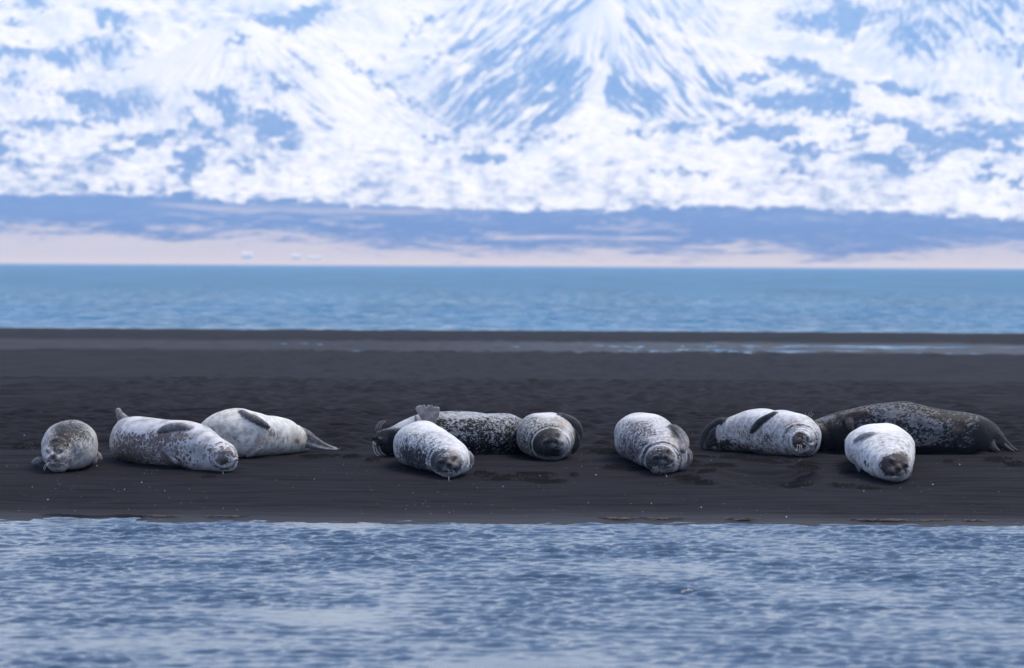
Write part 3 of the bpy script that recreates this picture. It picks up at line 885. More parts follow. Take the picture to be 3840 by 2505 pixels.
# 1 leftmost, chest-on
build_seal('small grey-backed seal at the far left with pale face and dark crown',
    [(266, 1700, 1722, 14), (268, 1640, 1726, 55), (266, 1592, 1734, 92), (264, 1576, 1746, 103), (258, 1580, 1756, 102), (243, 1605, 1764, 88), (226, 1636, 1769, 66), (214, 1660, 1771, 48)],
    (212, 1706, 1772, 54, (-0.12, -1, -0.04), (0.02, 0, 1)),
    [([(160, 1722, 0.0, 10), (140, 1728, 0.01, 15), (124, 1737, 0.01, 10)], 1746, 0.014),
     ([(345, 1695, 0.0, 16), (366, 1716, 0.02, 18), (374, 1722, 0.02, 12)], 1740, 0.022),
     ([(352, 1700, 0.0, 16), (350, 1735, 0.02, 14)], 1742, 0.02)],
    seal_material('pale_grey_fur', (0.50, 0.485, 0.45), (0.032, 0.031, 0.033), (0.16, 0.15, 0.145), 44, 0.16, seed=1.0), 0.14,
    [(272, 1636, 76, 60, 10, 'cov', 0.80), (255, 1615, 55, 38, 0, 'cov', 0.95), (290, 1680, 40, 30, 20, 'cov', 0.5), (214, 1662, 42, 22, 0, 'cov', 0.95),
     (206, 1700, 9, 26, 0, 'cov', 1.0), (205, 1715, 10, 12, 0, 'cov', 1.0), (185, 1715, 12, 8, 0, 'cov', 0.7), (228, 1718, 14, 10, 0, 'cov', 0.7),
     (186, 1700, 12, 6, 0, 'warm', 0.25), (270, 1735, 40, 30, 0, 'warm', 0.22), (210, 1752, 30, 10, 0, 'warm', 0.3), (186, 1702, 16, 9, 0, 'tone', 0.35), (226, 1702, 16, 9, 0, 'tone', 0.35), (208, 1745, 34, 16, 0, 'tone', 0.25)],
    [(214, 1708, 64, 68, 5, 'warm', 0.22)], brow=1.2,
    whisk=[([(182, 1735), (168, 1745), (160, 1758)], 1785), ([(180, 1738), (170, 1752), (164, 1766)], 1785), ([(225, 1736), (245, 1742), (255, 1750)], 1785)])

# 2 brown blotched, on its side
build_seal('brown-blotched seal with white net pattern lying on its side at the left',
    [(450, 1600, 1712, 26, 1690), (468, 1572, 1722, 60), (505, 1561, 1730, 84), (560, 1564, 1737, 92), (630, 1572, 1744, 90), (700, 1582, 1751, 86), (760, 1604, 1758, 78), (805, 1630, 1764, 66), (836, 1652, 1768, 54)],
    (836, 1712, 1770, 54, (0.42, -0.92, -0.03), (0.5, 0.1, -0.85)),
    [([(712, 1607, 0.0, 10), (680, 1601, 0.03, 15), (640, 1603, 0.038, 16), (612, 1610, 0.034, 13), (595, 1617, 0.02, 7)], None, 0.026),
     ([(702, 1765, 0.02, 8), (668, 1742, 0.03, 9), (638, 1712, 0.03, 8), (611, 1688, 0.02, 4)], None, 0.012),
     ([(490, 1592, 0.0, 20), (466, 1572, 0.0, 18), (448, 1552, 0.0, 13), (443, 1541, 0.0, 12)], 1722, 0.04),
     ([(455, 1565, 0.0, 10), (440, 1555, 0.0, 7), (446, 1580, 0.0, 5)], 1722, 0.02)],
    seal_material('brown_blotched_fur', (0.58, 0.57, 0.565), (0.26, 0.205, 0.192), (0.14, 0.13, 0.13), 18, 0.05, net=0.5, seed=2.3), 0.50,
    [(560, 1670, 140, 60, 3, 'cov', 0.82), (500, 1700, 90, 50, 0, 'cov', 0.82), (600, 1578, 190, 20, 4, 'cov', 0.02), (520, 1590, 70, 30, 0, 'cov', 0.15), (740, 1608, 90, 24, 22, 'cov', 0.08),
     (760, 1680, 90, 50, 25, 'cov', 0.50), (800, 1650, 40, 20, 40, 'cov', 0.1), (650, 1640, 60, 18, 0, 'cov', 0.85), (660, 1632, 60, 14, 0, 'warm', 0.35), (610, 1616, 40, 12, 0, 'warm', 0.3),
     (840, 1708, 40, 44, 0, 'cov', 0.72), (838, 1712, 24, 30, 10, 'cov', 1.0), (838, 1716, 14, 20, 10, 'skin', 0.7), (800, 1700, 14, 26, 0, 'cov', 0.85), (835, 1758, 50, 12, 0, 'cov', 0.15), (868, 1740, 18, 26, 20, 'cov', 0.4),
     (640, 1730, 40, 20, 30, 'cov', 1.0)],  # last patch paints the shadow gap under the lower flipper into the coat
    [(838, 1708, 40, 42, 3, 'tone', 0.25), (838, 1708, 50, 52, 3, 'cov', 0.7)],
    whisk=[([(842, 1702), (862, 1706), (868, 1722), (866, 1744)], 1778), ([(840, 1706), (856, 1716), (858, 1740), (845, 1755)], 1778), ([(834, 1768), (836, 1776), (832, 1780)], 1778)])

# 3 cream seal behind
build_seal('cream-white seal lying behind the brown-blotched one',
    [(770, 1600, 1706, 44), (812, 1561, 1712, 68), (850, 1540, 1716, 82), (900, 1531, 1714, 88), (950, 1543, 1710, 86), (1000, 1557, 1706, 80), (1050, 1568, 1701, 72), (1095, 1588, 1696, 56), (1130, 1612, 1691, 36)],
    (765, 1640, 1706, 46, (-0.75, -0.65, 0.0), (0.3, 0, 0.9)),
    [([(906, 1546, 0.0, 10), (930, 1559, 0.03, 12), (960, 1573, 0.036, 13), (990, 1590, 0.034, 11), (1006, 1600, 0.02, 7)], None, 0.026),
     ([(925, 1712, 0.03, 6), (950, 1700, 0.03, 9), (985, 1681, 0.02, 3)], None, 0.012),
     ([(1115, 1622, 0.0, 26), (1145, 1636, 0.0, 26), (1180, 1654, 0.0, 17), (1220, 1672, 0.0, 10), (1262, 1683, 0.0, 5)], 1696, 0.022),
     ([(1120, 1660, 0.0, 16), (1160, 1672, 0.03, 10), (1220, 1685, 0.03, 6), (1262, 1687, 0.03, 3), (1275, 1681, 0.03, 3)], 1696, 0.014)],
    seal_material('cream_fur', (0.64, 0.62, 0.555), (0.26, 0.24, 0.22), (0.11, 0.105, 0.105), 30, 0.08, seed=3.1), 0.20,
    [(930, 1575, 130, 40, 10, 'cov', 0.06), (1040, 1590, 80, 24, 22, 'tone', 0.4), (1010, 1660, 90, 34, -8, 'cov', 0.48), (985, 1655, 30, 26, -30, 'warm', 0.35), (1015, 1625, 18, 16, 0, 'cov', 0.7),
     (810, 1620, 40, 36, 30, 'warm', 0.22), (790, 1612, 12, 10, 30, 'warm', 0.9), (796, 1616, 8, 7, 30, 'line', 0.8), (1112, 1655, 9, 10, 0, 'line', 0.8), (1120, 1650, 30, 30, 0, 'warm', 0.35), (870, 1660, 50, 25, 0, 'cov', 0.35),
     (920, 1700, 60, 12, -15, 'warm', 0.3), (1060, 1690, 60, 10, 0, 'warm', 0.2)], features=False)

# 4 dark seal behind, head at the left
build_seal('nearly black seal with white flecks behind the fanned-flipper one, head pointing left',
    [(1985, 1640, 1686, 12, 1680), (1962, 1588, 1693, 44), (1925, 1560, 1697, 66), (1880, 1549, 1700, 78), (1820, 1550, 1704, 80), (1740, 1542, 1708, 84), (1650, 1541, 1710, 85), (1590, 1550, 1711, 82), (1540, 1570, 1711, 72), (1495, 1592, 1711, 60), (1462, 1606, 1711, 48)],
    (1456, 1652, 1711, 47, (-0.95, -0.28, 0.06), (0.15, -0.5, 0.85)), [],
    seal_material('black_flecked_fur', (0.36, 0.37, 0.385), (0.010, 0.010, 0.011), (0.05, 0.05, 0.05), 42, 0.06, stretch=(0.7, 1, 1.3), seed=4.2), 0.70,
    [(1800, 1556, 260, 14, 0, 'cov', 0.32), (1880, 1580, 80, 30, 0, 'cov', 0.5), (1820, 1600, 160, 30, 0, 'cov', 0.66), (1800, 1680, 220, 30, 0, 'cov', 0.80), (1600, 1640, 60, 60, 0, 'cov', 0.85), (1530, 1580, 60, 14, -20, 'cov', 0.1), (1510, 1585, 40, 14, -20, 'tone', 0.4),
     (1450, 1655, 52, 50, 0, 'cov', 1.1), (1420, 1650, 30, 40, 0, 'cov', 1.2), (1470, 1600, 40, 8, -15, 'cov', 0.6)], features=True,
    whisk=[([(1408, 1612), (1412, 1596), (1420, 1584), (1434, 1577)], 1709), ([(1414, 1610), (1420, 1592), (1432, 1580), (1450, 1575)], 1709), ([(1420, 1610), (1428, 1592), (1440, 1583), (1448, 1580)], 1709), ([(1426, 1609), (1434, 1590), (1446, 1580)], 1709),
           ([(1403, 1660), (1402, 1685), (1408, 1702), (1420, 1712)], 1714), ([(1408, 1662), (1412, 1690), (1424, 1706)], 1714), ([(1420, 1672), (1430, 1695), (1446, 1708)], 1714), ([(1400, 1655), (1398, 1672), (1400, 1684)], 1714)])

# 5 white-and-grey, front, hind flippers fanned
build_seal('white and grey mottled seal with hind flippers fanned upright behind it',
    [(1598, 1572, 1724, 16, 1610), (1592, 1578, 1727, 46), (1584, 1580, 1732, 84), (1580, 1583, 1740, 101), (1588, 1588, 1749, 108), (1606, 1600, 1757, 104), (1646, 1622, 1768, 91), (1680, 1648, 1777, 82), (1690, 1672, 1784, 70)],
    (1686, 1738, 1788, 58, (0.0, -1, -0.06), (-0.30, 0, 0.95)),
    [([(1602, 1592, 0.0, 22), (1606, 1570, 0.0, 22), (1605, 1550, 0.0, 27)], 1726, 0.02),
     ([(1592, 1572, 0.0, 10), (1578, 1545, 0.0, 14), (1570, 1527, 0.0, 15)], 1726, 0.016),
     ([(1598, 1560, 0.0, 8), (1592, 1535, 0.0, 7), (1590, 1520, 0.0, 5)], 1726, 0.014),
     ([(1603, 1560, 0.0, 8), (1605, 1538, 0.0, 6), (1605, 1521, 0.0, 5)], 1725.5, 0.014),
     ([(1610, 1560, 0.0, 8), (1616, 1536, 0.0, 7), (1618, 1521, 0.0, 5)], 1726, 0.014),
     ([(1622, 1590, 0.0, 10), (1634, 1556, 0.0, 14), (1635, 1530, 0.0, 16)], 1725.5, 0.016),
     ([(1560, 1575, 0.0, 6), (1559, 1560, 0.0, 5)], 1729, 0.014),
     ([(1672, 1602, 0.0, 14), (1696, 1604, 0.02, 14), (1714, 1618, 0.02, 10)], None, 0.02),
     ([(1757, 1700, 0.0, 10), (1768, 1718, 0.0, 10), (1768, 1742, 0.0, 7)], 1775, 0.02)],
    seal_material('white_grey_mottled_fur', (0.60, 0.595, 0.59), (0.045, 0.046, 0.054), (0.17, 0.15, 0.145), 40, 0.08, seed=5.4), 0.22,
    [(1550, 1690, 80, 75, 30, 'cov', 0.72), (1545, 1645, 60, 40, 0, 'cov', 0.52), (1560, 1725, 60, 34, 30, 'cov', 0.9), (1620, 1720, 22, 34, 20, 'cov', 0.8), (1600, 1598, 80, 20, 0, 'cov', 0.06), (1700, 1650, 60, 34, 50, 'cov', 0.08),
     (1640, 1600, 90, 20, 15, 'tone', 0.6), (1720, 1680, 40, 50, -20, 'tone', 0.4), (1748, 1720, 22, 50, 0, 'cov', 0.1),
     (1680, 1732, 56, 48, 0, 'cov', 1.0), (1676, 1738, 44, 36, 0, 'cov', 1.3), (1682, 1780, 60, 8, 0, 'cov', 0.05), (1682, 1765, 30, 12, 0, 'cov', 0.75), (1668, 1706, 20, 10, 0, 'cov', 0.6), (1705, 1715, 24, 26, 0, 'warm', 0.35)],
    [(1682, 1732, 72, 66, 3.5, 'cov', 0.5), (1682, 1732, 84, 78, 3, 'cov', 0.4)],
    whisk=[([(1682, 1788), (1684, 1796), (1680, 1804)], 1800), ([(1755, 1735), (1768, 1748), (1764, 1756)], 1795), ([(1750, 1745), (1760, 1756), (1752, 1766)], 1795)])

# 6 round, olive grey with dark face
build_seal('round olive-grey and white seal with black face and two curled flippers',
    [(2060, 1640, 1682, 16, 1672), (2056, 1595, 1686, 54), (2050, 1563, 1692, 88), (2045, 1548, 1699, 106), (2046, 1545, 1707, 111), (2050, 1553, 1713, 106), (2057, 1575, 1718, 94), (2064, 1602, 1722, 76)],
    (2070, 1668, 1724, 57, (0.22, -0.95, 0.20), (-0.50, 0.1, 0.8)),
    [([(2098, 1558, 0.0, 12), (2122, 1566, 0.05, 13), (2150, 1580, 0.06, 14), (2170, 1604, 0.06, 13), (2180, 1632, 0.05, 8), (2181, 1643, 0.05, 4)], 1712, 0.024),
     ([(2136, 1592, 0.0, 8), (2156, 1622, 0.0, 13), (2162, 1656, 0.0, 15), (2156, 1684, 0.0, 10), (2146, 1700, 0.0, 5)], 1710, 0.024)],
    seal_material('olive_grey_fur', (0.49, 0.475, 0.44), (0.034, 0.032, 0.032), (0.045, 0.040, 0.042), 46, 0.12, seed=6.1), 0.45,
    [(1985, 1640, 66, 85, 0, 'cov', 0.64), (2010, 1610, 50, 40, 0, 'cov', 0.55), (2000, 1680, 50, 30, 0, 'cov', 0.75), (2090, 1570, 60, 24, 10, 'cov', 0.1), (2050, 1552, 80, 12, 0, 'tone', 0.5), (2125, 1640, 34, 70, 0, 'cov', 0.05), (2125, 1650, 24, 60, 0, 'tone', 0.5),
     (2110, 1705, 40, 18, -30, 'cov', 0.08), (2064, 1668, 66, 60, 0, 'cov', 0.9), (2064, 1666, 56, 50, 0, 'cov', 1.35), (2000, 1712, 60, 14, 20, 'cov', 0.5), (2072, 1722, 50, 10, 0, 'cov', 0.2), (2106, 1590, 20, 10, 30, 'warm', 0.5)],
    [(2066, 1668, 78, 73, 3, 'cov', 0.8), (2066, 1668, 72, 66, 3, 'cov', 0.3), (2066, 1668, 84, 78, 3, 'cov', 0.55), (2066, 1668, 94, 90, 3, 'cov', 0.5)])

# 7 grey mottled, curled
build_seal('finely mottled grey seal lying alone with one flipper folded over its side',
    [(2412, 1630, 1694, 16, 1684), (2411, 1580, 1698, 64), (2410, 1556, 1706, 95), (2413, 1548, 1716, 107), (2424, 1553, 1728, 111), (2444, 1570, 1740, 107), (2472, 1600, 1754, 97), (2492, 1635, 1765, 86), (2488, 1662, 1772, 70)],
    (2480, 1726, 1776, 58, (0.22, -0.95, 0.12), (-0.45, 0.1, 0.85)),
    [([(2508, 1604, 0.0, 16), (2530, 1615, 0.04, 24), (2550, 1640, 0.05, 28), (2562, 1668, 0.05, 24), (2560, 1690, 0.04, 12)], None, 0.02),
     ([(2556, 1690, 0.0, 24), (2572, 1705, 0.0, 24), (2574, 1730, 0.0, 20), (2556, 1756, 0.0, 14)], 1762, 0.05),
     ([(2588, 1698, 0.0, 8), (2590, 1716, 0.0, 9), (2582, 1738, 0.0, 6)], 1760, 0.02)],
    seal_material('grey_mottled_fur', (0.54, 0.53, 0.53), (0.040, 0.038, 0.041), (0.12, 0.112, 0.11), 54, 0.07, seed=7.7), 0.50,
    [(2390, 1640, 85, 95, 0, 'cov', 0.66), (2420, 1562, 80, 14, 0, 'cov', 0.1), (2420, 1556, 80, 12, 0, 'tone', 0.5), (2480, 1590, 40, 24, 30, 'cov', 0.15), (2360, 1700, 40, 40, 30, 'cov', 0.75),
     (2470, 1726, 50, 50, 0, 'cov', 0.84), (2500, 1715, 26, 30, 0, 'cov', 0.9), (2470, 1760, 40, 14, 0, 'cov', 0.45), (2560, 1745, 30, 30, 0, 'cov', 0.35), (2540, 1740, 30, 40, 0, 'warm', 0.25), (2520, 1660, 30, 16, 30, 'warm', 0.3), (2488, 1650, 50, 14, 10, 'cov', 0.3),
     (2530, 1625, 14, 26, -20, 'line', 0.85), (2428, 1725, 14, 50, -10, 'cov', 0.95), (2500, 1565, 26, 10, 30, 'warm', 0.4)],
    [(2478, 1728, 62, 60, 3, 'tone', 0.5), (2480, 1728, 72, 70, 3, 'cov', 0.85), (2482, 1728, 84, 80, 3, 'cov', 0.3)],
    whisk=[([(2498, 1782), (2502, 1790), (2498, 1796)], 1790)])

# 8 spotted on its back
build_seal('brown-spotted white seal on its back with dark curled hind flippers and ringed face',
    [(2700, 1612, 1688, 26), (2722, 1590, 1689, 46), (2755, 1562, 1691, 66), (2800, 1543, 1693, 78), (2850, 1535, 1696, 84), (2900, 1540, 1700, 86), (2945, 1538, 1704, 88), (2985, 1548, 1708, 84), (3012, 1570, 1711, 72)],
    (3008, 1652, 1713, 60, (0.0, -1, 0.02), (0.35, 0, -0.9)),
    [([(2905, 1552, 0.0, 10), (2878, 1565, 0.03, 11), (2850, 1583, 0.036, 13), (2827, 1607, 0.03, 10), (2818, 1619, 0.02, 5)], None, 0.024),
     ([(2815, 1686, 0.03, 3), (2832, 1688, 0.03, 4), (2850, 1690, 0.02, 3)], None, 0.010),
     ([(2735, 1585, 0.0, 14), (2706, 1578, 0.0, 13), (2676, 1590, 0.0, 12), (2650, 1615, 0.0, 12), (2634, 1650, 0.0, 11), (2632, 1680, 0.0, 6)], 1692, 0.022),
     ([(2730, 1630, 0.0, 46), (2700, 1640, 0.0, 40), (2672, 1650, 0.0, 30), (2656, 1670, 0.0, 14)], 1690, 0.025)],
    seal_material('brown_spotted_white_fur', (0.58, 0.565, 0.545), (0.060, 0.050, 0.044), (0.032, 0.030, 0.030), 36, 0.07, net=0.3, seed=8.8), 0.42,
    [(2820, 1560, 70, 18, -15, 'cov', 0.10), (2950, 1560, 70, 22, 10, 'cov', 0.06), (2950, 1552, 80, 12, 5, 'tone', 0.5), (2850, 1550, 60, 14, -5, 'tone', 0.5), (2760, 1600, 40, 30, -30, 'warm', 0.22), (2850, 1650, 100, 45, 15, 'cov', 0.58),
     (2720, 1670, 30, 24, 0, 'cov', 0.95), (2780, 1680, 60, 14, 5, 'cov', 0.7), (2970, 1600, 50, 20, -15, 'cov', 0.55), (2960, 1595, 40, 16, -15, 'warm', 0.3),
     (3008, 1650, 46, 46, 0, 'cov', 0.62), (3000, 1645, 22, 22, 0, 'cov', 0.9), (3002, 1650, 18, 20, 0, 'warm', 0.3), (3040, 1620, 16, 36, 20, 'cov', 0.25)],
    [(3004, 1652, 40, 40, 3, 'tone', 0.6), (3004, 1654, 54, 52, 3, 'cov', 0.2), (3004, 1654, 64, 62, 3.5, 'cov', 0.7), (3002, 1654, 28, 28, 3, 'cov', 0.95), (3000, 1656, 74, 74, 3, 'tone', 0.4)],
    whisk=[([(2998, 1668), (3000, 1688), (2990, 1704)], 1722), ([(3004, 1668), (3008, 1688), (3002, 1706)], 1722), ([(2992, 1668), (2990, 1684), (2980, 1700)], 1722), ([(3012, 1662), (3028, 1672), (3036, 1690)], 1722)])

# 9 long dark seal at the right
build_seal('longest seal, black with grey marbling, stretched out at the far right',
    [(3080, 1572, 1697, 46), (3120, 1556, 1697, 56), (3160, 1542, 1698, 64), (3210, 1533, 1699, 74), (3270, 1517, 1699, 84), (3335, 1508, 1700, 90), (3405, 1511, 1701, 92), (3475, 1525, 1702, 90), (3540, 1539, 1701, 84), (3600, 1545, 1700, 78), (3655, 1553, 1698, 68), (3700, 1574, 1696, 50), (3732, 1612, 1695, 32)],
    (3072, 1632, 1698, 50, (-0.9, -0.40, 0.05), (0.2, -0.3, 0.9)),
    [([(3725, 1628, 0.0, 26), (3755, 1655, 0.0, 22), (3785, 1677, 0.0, 14), (3812, 1690, 0.0, 6)], 1698, 0.02),
     ([(3712, 1655, 0.0, 20), (3726, 1678, 0.04, 14), (3745, 1693, 0.05, 9)], 1699, 0.02),
     ([(3770, 1672, 0.0, 7), (3792, 1688, 0.03, 6), (3806, 1696, 0.03, 4)], 1699, 0.014),
     ([(3250, 1548, 0.0, 12), (3215, 1556, 0.02, 16), (3182, 1566, 0.03, 16), (3160, 1580, 0.03, 12)], None, 0.018),
     ([(3185, 1572, 0.03, 16), (3188, 1592, 0.04, 17), (3196, 1612, 0.03, 10)], None, 0.018)],
    seal_material('black_marbled_fur', (0.19, 0.19, 0.195), (0.016, 0.0155, 0.016), (0.035, 0.030, 0.029), 29, 0.07, net=0.25, stretch=(0.85, 1, 1.3), seed=9.3), 0.76,
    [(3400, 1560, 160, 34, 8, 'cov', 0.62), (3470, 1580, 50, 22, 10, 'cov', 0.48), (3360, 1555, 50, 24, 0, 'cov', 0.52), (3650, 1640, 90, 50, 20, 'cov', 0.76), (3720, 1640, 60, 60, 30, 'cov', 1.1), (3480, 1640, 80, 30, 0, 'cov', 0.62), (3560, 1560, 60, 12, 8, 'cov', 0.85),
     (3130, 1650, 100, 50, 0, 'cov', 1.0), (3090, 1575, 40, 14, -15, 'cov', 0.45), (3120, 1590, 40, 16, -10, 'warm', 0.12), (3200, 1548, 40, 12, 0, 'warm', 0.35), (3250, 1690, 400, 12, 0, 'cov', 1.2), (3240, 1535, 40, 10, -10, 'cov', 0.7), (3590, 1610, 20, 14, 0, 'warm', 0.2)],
    [(3030, 1640, 26, 60, 3, 'tone', 0.3)], features=False,
    whisk=[([(3036, 1562), (3042, 1552), (3044, 1541)], 1697), ([(3030, 1562), (3032, 1554), (3038, 1547)], 1697), ([(3024, 1560), (3022, 1551), (3021, 1545)], 1697), ([(3042, 1564), (3048, 1556), (3052, 1550)], 1697)])

# 10 white at the right front
build_seal('plump white seal in front of the long black one, dark sleeping face',
    [(3282, 1668, 1718, 16, 1700), (3286, 1622, 1723, 62), (3293, 1597, 1730, 104), (3299, 1588, 1741, 126), (3302, 1592, 1753, 128), (3312, 1608, 1767, 118), (3328, 1636, 1782, 104), (3342, 1668, 1793, 86), (3350, 1690, 1799, 72)],
    (3356, 1750, 1805, 62, (0.06, -0.98, -0.10), (0.30, 0, 0.92)),
    [([(3278, 1628, 0.0, 9), (3258, 1632, 0.03, 12), (3230, 1641, 0.036, 12), (3208, 1651, 0.02, 7)], None, 0.024),
     ([(3200, 1698, 0.02, 5), (3206, 1720, 0.03, 9), (3215, 1745, 0.03, 8), (3224, 1766, 0.02, 4)], None, 0.014),
     ([(3192, 1640, 0.0, 7), (3180, 1648, 0.0, 5), (3168, 1652, 0.0, 3)], 1728, 0.012),
     ([(3190, 1646, 0.0, 6), (3187, 1637, 0.0, 4)], 1728, 0.012)],
    seal_material('white_fur', (0.64, 0.635, 0.62), (0.045, 0.042, 0.042), (0.19, 0.185, 0.18), 36, 0.08, seed=10.6), 0.12,
    [(3300, 1600, 110, 22, 0, 'tone', 0.7), (3390, 1680, 34, 60, -10, 'cov', 0.38), (3350, 1640, 50, 26, 30, 'cov', 0.30), (3235, 1700, 40, 26, 20, 'cov', 0.33), (3190, 1720, 20, 40, -15, 'cov', 0.6), (3200, 1750, 30, 30, 30, 'cov', 0.5),
     (3250, 1737, 8, 12, -30, 'cov', 1.1), (3256, 1748, 4, 9, 0, 'cov', 1.1), (3354, 1748, 52, 42, 12, 'cov', 1.0), (3352, 1750, 46, 37, 12, 'cov', 1.25), (3352, 1795, 56, 8, -10, 'cov', 0.05), (3352, 1750, 40, 32, 12, 'warm', 0.12), (3380, 1720, 26, 20, 0, 'cov', 1.1)],
    [(3350, 1750, 62, 56, 3, 'warm', 0.3), (3348, 1745, 76, 70, 3.5, 'cov', 0.42), (3344, 1740, 92, 88, 3.5, 'cov', 0.38), (3340, 1735, 108, 104, 3.5, 'cov', 0.32)])
# ------------------------------------------------------------------ small things on the sand
def build_flecks():
    rs = np.random.RandomState(77)
    V, F = [], []
    def chip(x, y, z, s):
        b = len(V)
        a = rs.rand() * 6.28
        pts = [(math.cos(a + k * 1.2566) * s * (0.6 + 0.5 * rs.rand()), math.sin(a + k * 1.2566) * s * (0.6 + 0.5 * rs.rand())) for k in range(5)]
        for p in pts: V.append((x + p[0], y + p[1], z - 0.002))
        V.append((x, y, z + s * 0.9))
        for k in range(5): F.append((b + k, b + (k + 1) % 5, b + 5))
    for i in range(520):
        px = rs.uniform(-200, 4040)
        py = 1500 + 440 * rs.rand() ** 0.7
        x, y = hit_px(px, py)
        chip(x, y, float(ground(x, y)) + 0.006, rs.choice([0.002, 0.0028, 0.0036, 0.005], p=[.5, .3, .15, .05]))
    for (px, py) in [(362, 1750), (2280, 1612), (3438, 1521), (2504, 1546), (2556, 1831), (1172, 1873), (2443, 1892), (3500, 1820), (2950, 1942), (2630, 1906), (178, 1877), (1605, 1752), (780, 1795), (530, 1812), (3600, 1745), (2235, 1784), (90, 1635), (1080, 1598)]:
        x, y = hit_px(px, py)
        chip(x, y, float(ground(x, y)) + 0.006, 0.008)
    m, nt, bs = new_mat('bleached_shell')
    bs.inputs['Base Color'].default_value = (0.55, 0.53, 0.50, 1); bs.inputs['Roughness'].default_value = 0.6
    tag(mesh_obj('shell_fragments', V, F, m, smooth=False), kind='stuff')

def build_seaweed():
    rs = np.random.RandomState(5)
    m, nt, bs = new_mat('brown_seaweed')
    c = mixc(nt, mapr(nt, noise(nt, obj_co(nt), 30.0, 3, 0.6), 0.35, 0.7), (0.014, 0.008, 0.006), (0.045, 0.022, 0.013))
    nt.links.new(c, bs.inputs['Base Color']); bs.inputs['Roughness'].default_value = 0.45
    spots = [(620, 1973, 70), (840, 1972, 90), (2330, 1986, 60), (2480, 1983, 80), (2790, 1993, 50), (3300, 1994, 120), (3360, 2001, 60), (3660, 1984, 60), (3500, 1998, 50),
             (2330, 2003, 30), (2900, 1442, 55), (3320, 1482, 60), (1370, 1388, 20), (2615, 1463, 22)]
    words = {0: 'thin brown seaweed strands at the left end of the waterline', 1: 'brown seaweed strands at the waterline below the brown-blotched seal',
             2: 'short brown seaweed tuft at the waterline left of the centre wallow', 3: 'dark red-brown seaweed strands at the waterline below the lone mottled seal',
             4: 'small brown seaweed tuft at the waterline below the wallow', 5: 'longest seaweed tangle at the waterline below the plump white seal',
             6: 'seaweed wisp floating just off the longest tangle', 7: 'brown seaweed strands at the right end of the waterline', 8: 'small seaweed wisp between the longest tangle and the right edge',
             9: 'small seaweed wisp floating off the short tuft', 10: 'flat olive seaweed patch on the sand flat behind the back-lying seal',
             11: 'olive seaweed patch on the sand flat behind the longest seal', 12: 'tiny rusty seaweed scrap far out on the flat left of centre', 13: 'tiny rusty seaweed scrap on the flat right of centre'}
    for i, (px, py, w) in enumerate(spots):
        x, y = hit_px(px, py)
        z0 = max(float(ground(x, y)), 0.0)
        V, F, n = [], [], 0
        hw = w / FPX * y * (0.62 if py > 1900 else 1.0)
        for k in range(max(5, int(w / 6))):
            cx_ = rs.uniform(-hw, hw); cy_ = rs.uniform(-0.10, 0.10); L = rs.uniform(0.04, 0.13); a = rs.uniform(-0.35, 0.35)
            pts = [(cx_ + math.cos(a) * L * t, cy_ + math.sin(a) * L * t + 0.02 * math.sin(t * 7 + k), 0.004 + 0.007 * abs(math.sin(t * 3 + k))) for t in (-1, -.5, 0, .5, 1)]
            v, f = tube(pts, 0.0032, 0.002, 6)
            V += [tuple(q) for q in v]; F += [tuple(j + n for j in g) for g in f]; n = len(V)
        # a ragged frond holds the strands together
        b = n; nn = 28
        for k in range(nn):
            t = 2 * math.pi * k / nn
            V.append((math.cos(t) * hw * (0.75 + 0.35 * rs.rand()), math.sin(t) * 0.035 * (0.4 + 0.8 * rs.rand()), 0.002))
        V.append((0, 0, 0.006))
        for k in range(nn): F.append((b + k, b + (k + 1) % nn, b + nn))
        o = mesh_obj('seaweed', V, F, m)
        o.location = (x, y, z0)
        tag(o, words[i], 'seaweed', 'seaweed scraps on the sand and at the waterline')

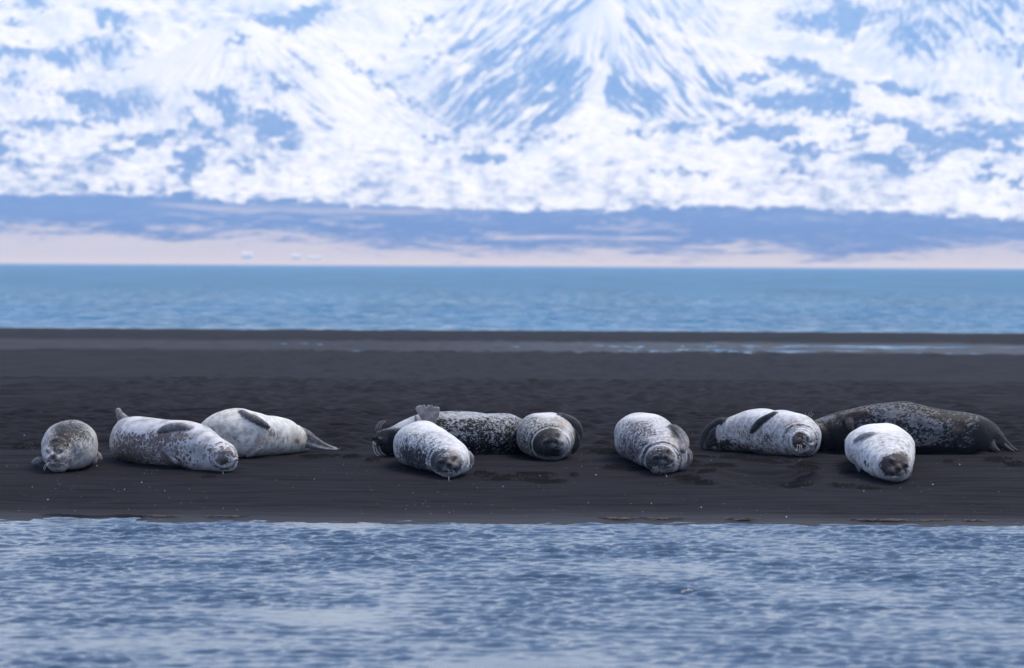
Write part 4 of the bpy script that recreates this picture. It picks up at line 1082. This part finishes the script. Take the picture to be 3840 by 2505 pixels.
def build_farms():
    mw, nt, bs = new_mat('white_wall'); bs.inputs['Base Color'].default_value = (0.72, 0.70, 0.66, 1)
    mr, nt, bs = new_mat('grey_roof'); bs.inputs['Base Color'].default_value = (0.62, 0.61, 0.6, 1)
    mg, nt, bs = new_mat('dark_window'); bs.inputs['Base Color'].default_value = (0.03, 0.03, 0.035, 1)
    def house(px, py_, L, W, H, RH, label):
        d = 6150.0
        x = (px - 1920) / FPX * d
        z = float(np.interp(d, PK_D, PK_Z)) - 0.5
        e = bpy.data.objects.new('farmhouse', None); COL.objects.link(e); e.location = (x, d, z)
        tag(e, label, 'house', 'white farm buildings on the far shore')
        l, w = L / 2, W / 2
        V = [(-l, -w, 0), (l, -w, 0), (l, w, 0), (-l, w, 0), (-l, -w, H), (l, -w, H), (l, w, H), (-l, w, H), (-l, 0, H + RH), (l, 0, H + RH)]
        F = [(0, 1, 5, 4), (2, 3, 7, 6), (1, 2, 6, 9, 5), (3, 0, 4, 8, 7)]
        mesh_obj('wall', V, F, mw, e, False)
        o = 0.5
        V = [(-l - o, -w - o, H - .3), (l + o, -w - o, H - .3), (l + o, 0, H + RH + .25), (-l - o, 0, H + RH + .25), (l + o, w + o, H - .3), (-l - o, w + o, H - .3)]
        F = [(0, 1, 2, 3), (3, 2, 4, 5)]
        r = mesh_obj('roof', V, F, mr, e, False)
        sm = r.modifiers.new('s', 'SOLIDIFY'); sm.thickness = 0.2
        for k in range(3):
            cx_ = -l + L * (k + 0.5) / 3
            V = [(cx_ + a, b, c + H * 0.5) for a in (-.7, .7) for b in (-w - .06, -w - .01) for c in (-.8, .8)]
            F = [(0, 1, 3, 2), (4, 6, 7, 5), (0, 4, 5, 1), (2, 3, 7, 6), (0, 2, 6, 4), (1, 5, 7, 3)]
            mesh_obj('window', V, F, mg, e, False)
    house(925, 955, 16, 9, 7, 5, 'larger white farmhouse standing on the far shore, left of centre')
    house(1110, 958, 14, 8, 5, 3.5, 'smaller white farmhouse on the far shore, right of the larger one')
    house(1180, 958, 22, 8, 3, 2, 'long low white farm building on the far shore, rightmost of three')

build_flecks()
build_seaweed()
build_farms()
